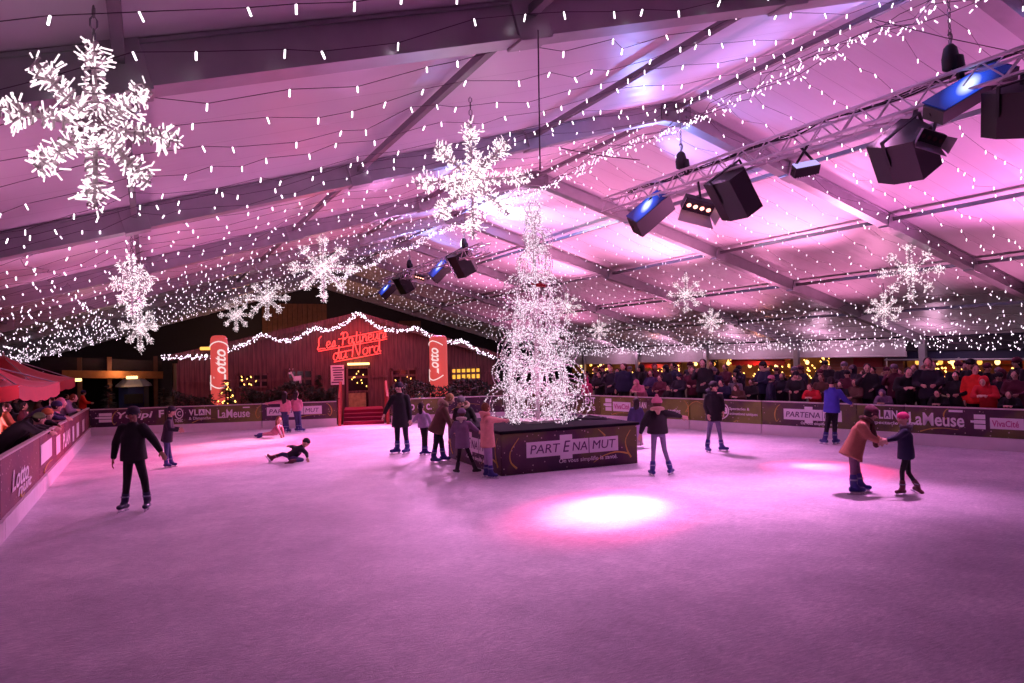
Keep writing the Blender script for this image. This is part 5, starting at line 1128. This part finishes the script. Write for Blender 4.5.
px_figure('curly-haired child in a pink quilted jacket and lavender leggings touching the light tree', 489, 477.8, 1.30, (.75, .65, 0),
    dict(head=(486, 408), neck=(486.3, 414.5), sL=(484.5, 418.2, .12), sR=(488, 418.4, -.13), eL=(496, 419.8, .2), eR=(497, 420.2, -.05), wL=(504, 420.2, .3), wR=(505, 420.4, .12), pel=(487.5, 437), hL=(486.6, 444, .06), hR=(488.6, 444, -.07), kL=(486.6, 456.5, .05), kR=(490, 457, -.07), aL=(486, 468, .06), aR=(490.6, 469.4, -.08)),
    (487.8, 447), coat='c_salmon', trousers='c_legging', hair='h_auburn', hood='c_salmon', boots='bootblue', toes={'L': (.9, -.15), 'R': (1, -.25)}, bulk=1.2)
px_figure('girl in a black jacket and pink hat skating away, one arm stretched out', 661, 476, 1.45, (.05, 1, 0),
    dict(head=(656.8, 403.2), neck=(657, 410.2), sL=(649.2, 413.5), sR=(665.3, 413), eL=(643.4, 424), eR=(673.6, 414.6), wL=(640.6, 433.5), wR=(681.6, 416.6), pel=(657.6, 430), hL=(654.2, 434), hR=(662, 434), kL=(653.4, 450, -.03), kR=(664.5, 450), aL=(652.6, 467), aR=(669.8, 466.5, .1)),
    (657.4, 433.5), coat='c_black', trousers='c_greyjean', hair='h_brown', hat='c_rose', hood='c_fur', boots='bootblue', toes={'L': (-.25, .9), 'R': (.5, .7)}, bulk=1.25, legr=.85, pom=True)
px_figure('long-haired girl in a dark purple jacket near the boards behind the pedestal', 639.5, 447, 1.26, (-.2, 1, -.05),
    dict(head=(635.8, 401.6), neck=(636, 406.2), sL=(632, 409), sR=(640.2, 409), eL=(629.6, 415.5), eR=(643.2, 415.5), wL=(628, 421.5), wR=(646, 420, -.05), pel=(636.8, 420.5), hL=(635.2, 424), hR=(639.4, 424), kL=(636.6, 433.5), kR=(640.4, 433.5), aL=(637.6, 442.3), aR=(641, 442.6)),
    (636.8, 424.5), coat='c_purple', trousers='c_legging', hair='h_dark', longhair=.25, boots='bootgrey', skates=False, toes={'L': (-.3, 1), 'R': (.5, .9)}, bulk=1.1)
px_figure('boy in black jacket, cap and grey jeans in front of the round emblem', 714.5, 452.3, 1.50, (.5, -.85, -.05),
    dict(head=(713.8, 386.6), neck=(713, 392.6), sL=(707.6, 396.2), sR=(720, 395.8), eL=(705.6, 406), eR=(722.6, 404), wL=(707.8, 414.5, -.1), wR=(723.3, 411.5, -.12), pel=(713.8, 417), hL=(710.8, 420.5), hR=(717.4, 420.5), kL=(708.8, 433.5), kR=(719.8, 433), aL=(707.4, 446, 0), aR=(721.4, 444.5, .1)),
    (713.8, 420.8), coat='c_black', trousers='c_greyjean', hair='h_dark', hat='c_black', hood='c_ink', boots='bootblue', toes={'L': (.15, -.9), 'R': (.85, -.35)}, bulk=1.12, legr=.85)
px_figure('man in a bright blue jacket leaning on the right boards', 831, 444.5, 1.6, (.5, .85, -.05),
    dict(head=(831.2, 381.2), neck=(832, 388.5), sL=(827.2, 392, .06), sR=(839, 391.4, -.1), eL=(827.8, 402, .18), eR=(845, 399.6, 0), wL=(834, 408, .3), wR=(851, 403.4, .2), pel=(831.6, 410), hL=(829.4, 413), hR=(834.8, 413), kL=(827.4, 425.5), kR=(834.6, 426), aL=(825.2, 438.2, .02), aR=(834.8, 438.6)),
    (831.8, 412.4), coat='c_blue', trousers='c_black', hair='h_dark', boots='bootblue', toes={'L': (-.3, .8), 'R': (.8, .5)}, bulk=1.1)
px_figure('woman in a camel coat bending forward to hold a small child by the hands', 858, 493.5, 1.62, (.85, -.15, -.5),
    dict(head=(871, 413.2, -.02), neck=(865.6, 420.5), sL=(860.6, 425, .16), sR=(862.2, 425.6, -.16), eL=(868, 434, .2), eR=(868.8, 436, -.18), wL=(879, 438.6, .1), wR=(878.4, 441.4, -.1), pel=(853.4, 447), hL=(853, 451, .08), hR=(853, 451.4, -.09), kL=(856.6, 466, .07), kR=(853.2, 466.6, -.08), aL=(859.4, 480.5, .08), aR=(853.4, 482, -.08)),
    (850.3, 457.6), coat='c_camel', trousers='c_skinny', hair='h_dark', hat='c_wine', scarf='c_brown', boots='bootblue', toes={'L': (1, -.15), 'R': (1, -.25)}, flare=1.22, bulk=1.08, legr=.9)
px_figure('small child in navy with a pink hat, holding the camel-coated woman by the hands', 908, 494.5, 1.20, (-1, -.1, 0),
    dict(head=(902.8, 418.4), neck=(904.4, 427), sL=(904.6, 431, -.12), sR=(906, 430.6, .12), eL=(896.5, 438, -.14), eR=(897, 437, .12), wL=(887, 440.6, -.12), wR=(887.5, 439.4, .08), pel=(906, 452), hL=(906, 457, -.06), hR=(907, 457, .06), kL=(902, 472, -.06), kR=(908.5, 473, .06), aL=(902.6, 486, -.06), aR=(917.4, 486.6, .08)),
    (906, 458.4), coat='c_navy', trousers='c_black', hair=None, hat='c_fuchsia', hood='c_grey', boots='bootred', toes={'L': (-1, -.15), 'R': (.45, -.75, -.35)}, bulk=1.18, legr=.85, liftR=.0)

# ------------------------------------------------------------------ spectators
def local_joints(pose):
    J = dict(head=(0, .03, 1.575), neck=(0, 0, 1.43), sL=(-.19, 0, 1.37), sR=(.19, 0, 1.37), pel=(0, 0, .93), hL=(-.09, 0, .88), hR=(.09, 0, .88), kL=(-.10, .02, .50), kR=(.10, .02, .50), aL=(-.11, 0, .172), aR=(.11, 0, .172))
    if pose == 'rail': J.update(eL=(-.27, .10, 1.13), eR=(.27, .10, 1.13), wL=(-.13, .32, 1.10), wR=(.13, .32, 1.10))
    elif pose == 'down': J.update(eL=(-.26, -.03, 1.10), eR=(.26, -.03, 1.10), wL=(-.25, .06, .86), wR=(.25, .06, .86))
    elif pose == 'phone': J.update(eL=(-.25, .08, 1.12), eR=(.24, .16, 1.18), wL=(-.12, .26, 1.05), wR=(.10, .30, 1.36))
    elif pose == 'lean': J.update(head=(0, .34, 1.42), neck=(0, .24, 1.32), sL=(-.18, .20, 1.26), sR=(.18, .20, 1.26), pel=(0, -.06, .92), hL=(-.09, -.06, .87), hR=(.09, -.06, .87), eL=(-.27, .24, 1.05), eR=(.27, .24, 1.05), wL=(-.10, .40, 1.07), wR=(.12, .40, 1.07))
    elif pose == 'deep': J.update(head=(0, .56, 1.33), neck=(0, .43, 1.29), sL=(-.19, .36, 1.24), sR=(.19, .36, 1.24), pel=(0, -.08, .92), hL=(-.09, -.08, .87), hR=(.09, -.08, .87), eL=(-.30, .52, 1.10), eR=(.30, .54, 1.10), wL=(-.14, .70, 1.08), wR=(.20, .74, 1.06))
    return {k: V(v) for k, v in J.items()}
PROTO = {}
def proto(key, pose, **kw):
    J = local_joints(pose); J['hem'] = V((0, J['pel'].y, .78))
    PROTO[key] = figure('p', V((0, 0, 0)), J, 1.7, (0, 1, -.12), toes={'L': (-.2, 1, 0), 'R': (.2, 1, 0)}, skates=False, boots='bootblack', vox=1.9, bulk=1.12, hat='c_ink', **kw)
proto('A', 'rail'); proto('B', 'down'); proto('C', 'rail', longhair=.2); proto('D', 'down', hood='up'); proto('E', 'phone', longhair=.12); proto('F', 'lean'); proto('G', 'lean', hood='up'); proto('H', 'rail', hood='c_fur'); proto('I', 'deep')
COUNT = {}
def spectator(key, pos, hgt, ang, coat, hat, hair, label, group, trousers='c_black', skin='skin'):
    p = PROTO[key]; r = p.copy(); COL.objects.link(r); r.location = pos; r.rotation_euler = (0, 0, ang); k = hgt / 1.70; r.scale = (k * (1.06 if hgt < 1.4 else 1), k * (1.06 if hgt < 1.4 else 1), k)
    r['label'] = label; r['group'] = group
    for ch in p.children:
        nm = ch.name.split('.')[0]
        if nm == 'hat' and not hat: continue
        if nm == 'hair' and not hair: continue
        c = ch.copy(); COL.objects.link(c); c.parent = r
        mt = {'coat': coat, 'trousers': trousers, 'hat': hat, 'hair': hair, 'hood': coat if key in 'DG' else 'c_fur'}.get(nm)
        if mt: c.material_slots[0].link = 'OBJECT'; c.material_slots[0].material = M[mt]
    COUNT[group] = COUNT.get(group, 0) + 1
FZ = .2
def on_right(x, off):
    F = FRT; A = F['A'] - F['n'] * off; r = ray(x, 400); nn = F['D'].cross(ZZ); t = (A - EYE).dot(nn) / r.dot(nn); p = EYE + r * t; return V((p.x, p.y, FZ))
def on_left(x, off):
    c = -1.83 - off; r = ray(x, 420); p = EYE + r * (c / r.x); return V((c, p.y, -.06))
angR = math.atan2(-(-RN.x), -RN.y)                              # local +y towards the rink
angL = -PI / 2
def right(x, yt, off, key, coat, hat, hair, label, jit=0, group='spectators along the right boards', **k):
    off = max(off, .42); p = on_right(x, off); top = at_d(x, yt, depth(p)).z; h = max(.95, (top - FZ) * (1.0 if key not in 'FG' else 1.12)); spectator(key, p, min(h, 2.0), angR + jit, coat, hat, hair, label, group, **k)
def left(x, yt, off, key, coat, hat, hair, label, jit=0, group='spectators along the left boards', **k):
    off = max(off, .42); p = on_left(x, off); top = at_d(x, yt, depth(p)).z; h = max(.95, (top + .06) * (1.0 if key not in 'FG' else 1.16)); spectator(key, p, min(h, 1.95), angL + jit, coat, hat, hair, label, group, **k)
right(587, 377.5, .5, 'D', 'c_fuchsia', None, 'h_dark', 'child in a bright pink-red hooded coat, farthest spectator along the right boards')
right(600, 371.5, .9, 'A', 'c_black', None, 'h_dark', 'spectator in black between the pink-red child and the person with raised hands', .2)
right(611.5, 366, .55, 'E', 'c_ink', None, 'h_blond', 'fair-haired spectator in dark clothes lifting a hand to the face beyond the light tree', .3)
right(624, 363, .6, 'B', 'c_navy', None, 'h_brown', 'tall spectator in a dark navy coat left of the pink-hooded child', .4)
right(642, 380, .35, 'G', 'c_rose', None, None, 'child in a pale pink hooded coat at the right boards behind the girl in purple')
right(652, 370, .9, 'C', 'c_purple', None, 'h_dark', 'dark-haired spectator in purple just right of the pink-hooded child')
right(661, 375, .6, 'A', 'c_wine', None, 'h_brown', 'spectator in a wine-coloured coat behind the girl with the outstretched arm')
right(669, 385, .4, 'H', 'c_black', None, 'h_dark', 'pale-faced child in black above the outstretched arm')
right(680, 373, .5, 'A', 'c_ink', 'c_navy', 'h_dark', 'spectator in a dark coat and navy hat left of the tall man in the suit')
right(693, 366.5, .8, 'A', 'c_wine', None, 'h_brown', 'spectator in a dark red coat directly beside the tall man in the suit', .5)
t_ = (704, 358.5)
right(*t_, .45, 'E', 'c_black', None, 'h_dark', 'tall man in a dark suit with a white shirt behind the boy in black', .3)
right(727, 380, .35, 'F', 'c_navy', None, 'h_dark', 'spectator in navy leaning on the boards just right of the boy in black')
right(741, 385, .35, 'G', 'c_brown', None, None, 'hooded child in brown leaning over the boards above the round emblem')
right(736, 376, 1.0, 'C', 'c_grey', None, 'h_dark', 'long-haired spectator in grey behind the hooded child in brown')
right(752, 379, .7, 'A', 'c_black', None, 'h_brown', 'spectator in black behind the two lines of small white text')
right(771, 375, .4, 'B', 'c_navy', 'c_rose', 'h_dark', 'stout spectator in navy with a pink hat, left of the white tent column', 2.2)
right(783, 372.5, .9, 'A', 'c_ink', None, 'h_dark', 'spectator in dark clothes between the pink hat and the white tent column')
right(797, 371, .45, 'H', 'c_black', 'c_black', 'h_dark', 'spectator in a black coat with fur collar in front of the white tent column', .2)
right(815, 384, .4, 'F', 'c_red', None, 'h_brown', 'child in a red jacket left of the man in bright blue')
right(822, 374, 1.0, 'C', 'c_brown', None, 'h_auburn', 'spectator with auburn hair behind the child in the red jacket')
right(841, 381, .6, 'A', 'c_black', None, 'h_brown', 'pale-faced spectator in black just right of the man in bright blue')
right(856, 379, .6, 'C', 'c_brown', None, 'h_auburn', 'spectator with reddish hair and brown coat above the woman in camel', -.3)
right(868, 363, .75, 'E', 'c_black', None, 'h_dark', 'tall spectator in black holding something pale above the woman in camel', .4)
right(886, 390, .3, 'G', 'c_mauve', None, None, 'small child in mauve draped over the boards behind the holding hands')
right(905, 368, .5, 'F', 'c_black', None, 'h_dark', 'broad spectator in black bending left beside the man with the pale collar', .6)
right(916, 364, .9, 'C', 'c_ink', None, 'h_auburn', 'auburn-haired spectator behind the man with the pale collar')
right(929, 357, .45, 'H', 'c_ink', None, 'h_dark', 'tall man with a pale collar and dark coat above the large white title text', .3)
right(941, 390, .35, 'F', 'c_black', None, 'h_dark', 'child with a pale face between the pale-collared man and the spectators in red')
right(957, 371, .5, 'A', 'c_black', None, 'h_dark', 'spectator in black facing the ice, left of the bright red coat')
right(976, 364, .5, 'B', 'c_scarlet', None, 'h_brown', 'spectator in a bright scarlet vest standing behind the child in the red hood', .5)
right(988, 377, .35, 'G', 'c_red', None, None, 'child in a red hooded coat leaning over the boards at the right')
right(1000, 372, .9, 'A', 'c_ink', 'c_black', 'h_dark', 'dark spectator in a black hat behind and right of the red-hooded child')
right(1012, 391, .35, 'F', 'c_black', None, 'h_brown', 'pale-faced child low over the boards near the right edge')
right(1016, 370, .8, 'C', 'c_wine', None, 'h_dark', 'long-haired spectator in wine red at the right edge')
rr = random.Random(3); used = [o.location.copy() for o in S.objects if o.get('group') == 'spectators along the right boards']
for n in range(420):
    x = rr.uniform(588, 1028); p = on_right(x, rr.uniform(1.0, 3.4)); h = rr.uniform(1.48, 1.78)
    if min((p - u).length for u in used) < .62: continue
    used.append(p)
    if len(used) > 92: break
    spectator(rr.choice('ABCDEH'), p, h, angR + rr.uniform(-.8, .8), rr.choice(['c_black', 'c_ink', 'c_navy', 'c_black', 'c_ink', 'c_wine']), rr.choice([None, None, None, 'c_black', 'c_wine', 'c_grey']), rr.choice(['h_dark', 'h_dark', 'h_brown', 'h_auburn']), 'dark spectator in the second row behind those at the right boards', 'second row along the right boards')
def deep(x, off, hgt, coat, hat, hair, label, jit=0): spectator('I', on_left(x, off), hgt, angL + jit, coat, hat, hair, label, 'spectators along the left boards')
deep(5, .66, 1.70, 'c_black', 'c_green', 'h_dark', 'spectator in a greenish cap, nearest one at the left edge')
deep(18, .62, 1.72, 'c_black', 'c_orange', 'h_brown', 'spectator in black with an orange-brown beanie leaning far over the left boards', -.3)
deep(27, .70, 1.80, 'c_purple', 'c_purple', 'h_dark', 'spectator in a purple hat just behind the orange-brown beanie')
left(6, 403, 1.2, 'A', 'c_orange', None, 'h_brown', 'spectator in orange at the left edge under the nearer parasol')
left(23, 402, 1.1, 'C', 'c_wine', None, 'h_dark', 'dark-haired spectator in wine red under the parasol edge')
left(45, 402, .32, 'G', 'c_rose', None, None, 'spectator in a pink hooded coat stretching an arm along the left boards')
left(38, 395, 1.1, 'A', 'c_brown', 'c_red', 'h_dark', 'spectator in a red hat behind the pink hooded coat')
left(52, 398, .9, 'C', 'c_grey', None, 'h_brown', 'spectator in grey between the pink coat and the lavender one')
left(60, 397, .45, 'F', 'c_lavender', None, 'h_auburn', 'spectator in lavender bending over the left boards')
left(66, 394, .9, 'A', 'c_navy', None, 'h_dark', 'spectator in navy behind the white hat on the left')
left(73, 396, .35, 'A', 'c_black', 'c_white', 'h_dark', 'spectator in black with a white hat near the far left corner')
left(83, 390, .3, 'A', 'c_scarlet', 'c_purple', 'h_dark', 'spectator in a scarlet jacket and purple hat at the far left corner')
left(47, 391, 1.8, 'A', 'c_black', None, 'h_dark', 'dark spectator standing deep under the farther red parasol')
left(14, 396, 1.9, 'C', 'c_black', None, 'h_brown', 'dark long-haired spectator deep under the parasol at the left edge')
for p in PROTO.values():
    for ch in list(p.children): bpy.data.objects.remove(ch)
    bpy.data.objects.remove(p)
S.collection.children.unlink(TMP); bpy.data.collections.remove(TMP)

# ------------------------------------------------------------------ light
w = bpy.data.worlds.new('night'); S.world = w; w.use_nodes = True; w.node_tree.nodes['Background'].inputs['Color'].default_value = (.30, .10, .32, 1); w.node_tree.nodes['Background'].inputs['Strength'].default_value = .06
def lamp(kind, name, loc, col, e, size=.3, target=None, angle=60, blend=.6):
    d = bpy.data.lights.new(name, kind); d.color = col; d.energy = e
    if kind == 'SPOT': d.spot_size = math.radians(angle); d.spot_blend = blend; d.shadow_soft_size = size
    elif kind == 'POINT': d.shadow_soft_size = size
    o = bpy.data.objects.new(name, d); COL.objects.link(o); o.location = loc
    if target is not None: o.rotation_euler = (V(target) - V(loc)).to_track_quat('-Z', 'Y').to_euler()
    return o
PINK = (1, .30, .62); MAG = (1, .36, .70); VIO = (.70, .40, 1); BLUE = (.25, .35, 1)
# pink spots added outside the boards to brighten the roof; no fixtures stand there
for y, e in ((3, 60), (9, 520), (15, 1060), (21, 960), (27, 640)):
    lamp('SPOT', 'roof_fill', (-3.6, y, .5), (1, .36, .70), e * 1.05, .4, (2.6, y + 2.2, 6.5), 88, 1)
for y, x, e, c in ((6, 22, 1500, (1, .24, .78)), (11, 21.5, 2500, (1, .26, .74)), (17, 20.5, 4300, (1, .31, .62)), (23, 19.5, 5000, (1, .33, .60)), (30, 18.5, 4300, (1, .32, .62)), (38, 18, 1600, (1, .3, .62))):
    lamp('SPOT', 'roof_fill', (x, y, 2.3), c, e, .4, (15.6, y + 1.0, 7.6), 100, 1)
for y, e in ((8, 420), (14, 680), (20, 900), (26, 1000), (33, 1000), (40, 900), (48, 700)):
    lamp('SPOT', 'roof_fill', (25.2, y, 1.0), (1, .30, .60), e, .4, (21.6, y + .5, 5.6), 118, 1)
# pink spots added at truss height, aimed mid-ice so the corners stay dim
for y, e, t_, a in ((8.5, 4600, (8.0, 7.4, 0), 72), (12.5, 3000, (6.0, 10.5, 0), 64), (15.5, 3700, (3.8, 15.5, 0), 58), (16.5, 3000, (11, 14, 0), 70), (26, 4600, (3.6, 20, 0), 66), (30, 2600, (9, 21, 0), 70), (35, 1500, (5, 25, 0), 76)):
    lamp('SPOT', 'ice_fill', (TC, y, TZ - .35), (1, .34, .84), e * 1.32, .35, t_, a, 1)
# beams that make the bright pools on the ice
for tx, c, e, a in (((610, 509), (1, .62, .64), 11000, 14), ((610, 509), (1, .06, .24), 10000, 21), ((822, 467.5), (1, .46, .50), 26000, 10), ((824, 469), (1, .06, .20), 12000, 22), ((238, 443.5), (1, .42, .52), 16000, 13), ((238, 455), (1, .36, .50), 12000, 12), ((240, 449), (1, .06, .24), 13000, 30), ((370, 427), (1, .12, .30), 16000, 16)):
    g = ground(*tx); far = g.y > 15; src = V((TC - (.9 if far else .4), min(38, max(6, g.y + (3.5 if not far else 5.5))), TZ - .75))
    if tx[0] == 370: src = V((TC - .9, 21, TZ - .75))
    lamp('SPOT', 'pool_beam', src, c, e, .08, g, a, 1)
# blue beams thrown on the roof
for l, dx, dy, e in ((7.6, -1.0, .6, 260), (15.2, -2.2, -.8, 420), (15.4, .8, -2.2, 260), (28.2, -1.0, -2.5, 1100), (28.6, 3, -3, 900), (35, -1, -2, 500), (35, 2, -3, 400), (6.0, 3, -.5, 420), (10.5, -2.5, .5, 260), (16.6, 2.2, -1.5, 420)):
    lamp('SPOT', 'blue_beam', (TC + .5, l, TZ + .45), BLUE, e, .08, roof(TC + dx, l + dy), 95, .9)
lamp('SPOT', 'white_beam', (TC - .35, 28.4, TZ + .55), (.9, .9, 1), 2600, .06, roof(RC + 1.3, 25.2), 62, .9)
# glow of the light tree, the snowflakes and the neon sign
for z, e in ((1.8, 70), (3.4, 50), (5.0, 25)): lamp('POINT', 'tree_glow', (TR.x, TR.y, z), (1, .6, .86), e, .5)
lamp('POINT', 'neon_glow', (ap.x, CL - .9, 3.0), (1, .05, .05), 90, .5)
for x in (219, 438): p = at_l(x, 370, 27.5); lamp('POINT', 'column_glow', (p.x, 27.4, 1.9), (1, .08, .08), 30, .4)
lamp('SPOT', 'chalet_wash', (ap.x, 24.5, 5.6), (1, .16, .26), 420, .3, (ap.x, CL, 1.8), 100, 1)
lamp('POINT', 'steps_glow', (6.9, 26.6, 1.9), (1, .06, .14), 24, .2)
# lamps inside the stalls
for y0, y1, z in ST: lamp('POINT', 'stall_lamp', (SC + .9, (y0 + y1) / 2, z - .25), (1, .5, .16), 48 * max(1, (y1 - y0) / 3), .15)
lamp('POINT', 'gable_fill', (6.5, 52, 3.4), (1, .45, .2), 260, .2); lamp('POINT', 'gable_fill', (13.0, 53, 3.2), (1, .4, .2), 140, .2)  # warm fill added to brighten the gable boards; no fitting there
for x in (661, 765): lamp('POINT', 'awning_fill', (SC - 1.0, spoint(x), 1.0), (1, .30, .18), 70, .1)  # fill added so the red awnings show; no fitting there
for y in (20, 26, 32, 38, 45): lamp('POINT', 'eave_glow', (RC + HALF - 1.6, y, 2.35), (1, .50, .78), 60, .4)
lamp('POINT', 'canopy_lamp', (at_l(115, 380, 33).x, 33.6, 2.0), (1, .5, .25), 25, .2)
lamp('POINT', 'parasol_lamp', (-4.2, 18.5, 2.1), (1, .25, .25), 30, .2); lamp('POINT', 'parasol_lamp', (-3.6, 21.5, 2.1), (1, .25, .25), 30, .2)
print('near bulbs', nb_, 'objects', len(bpy.data.objects), COUNT)
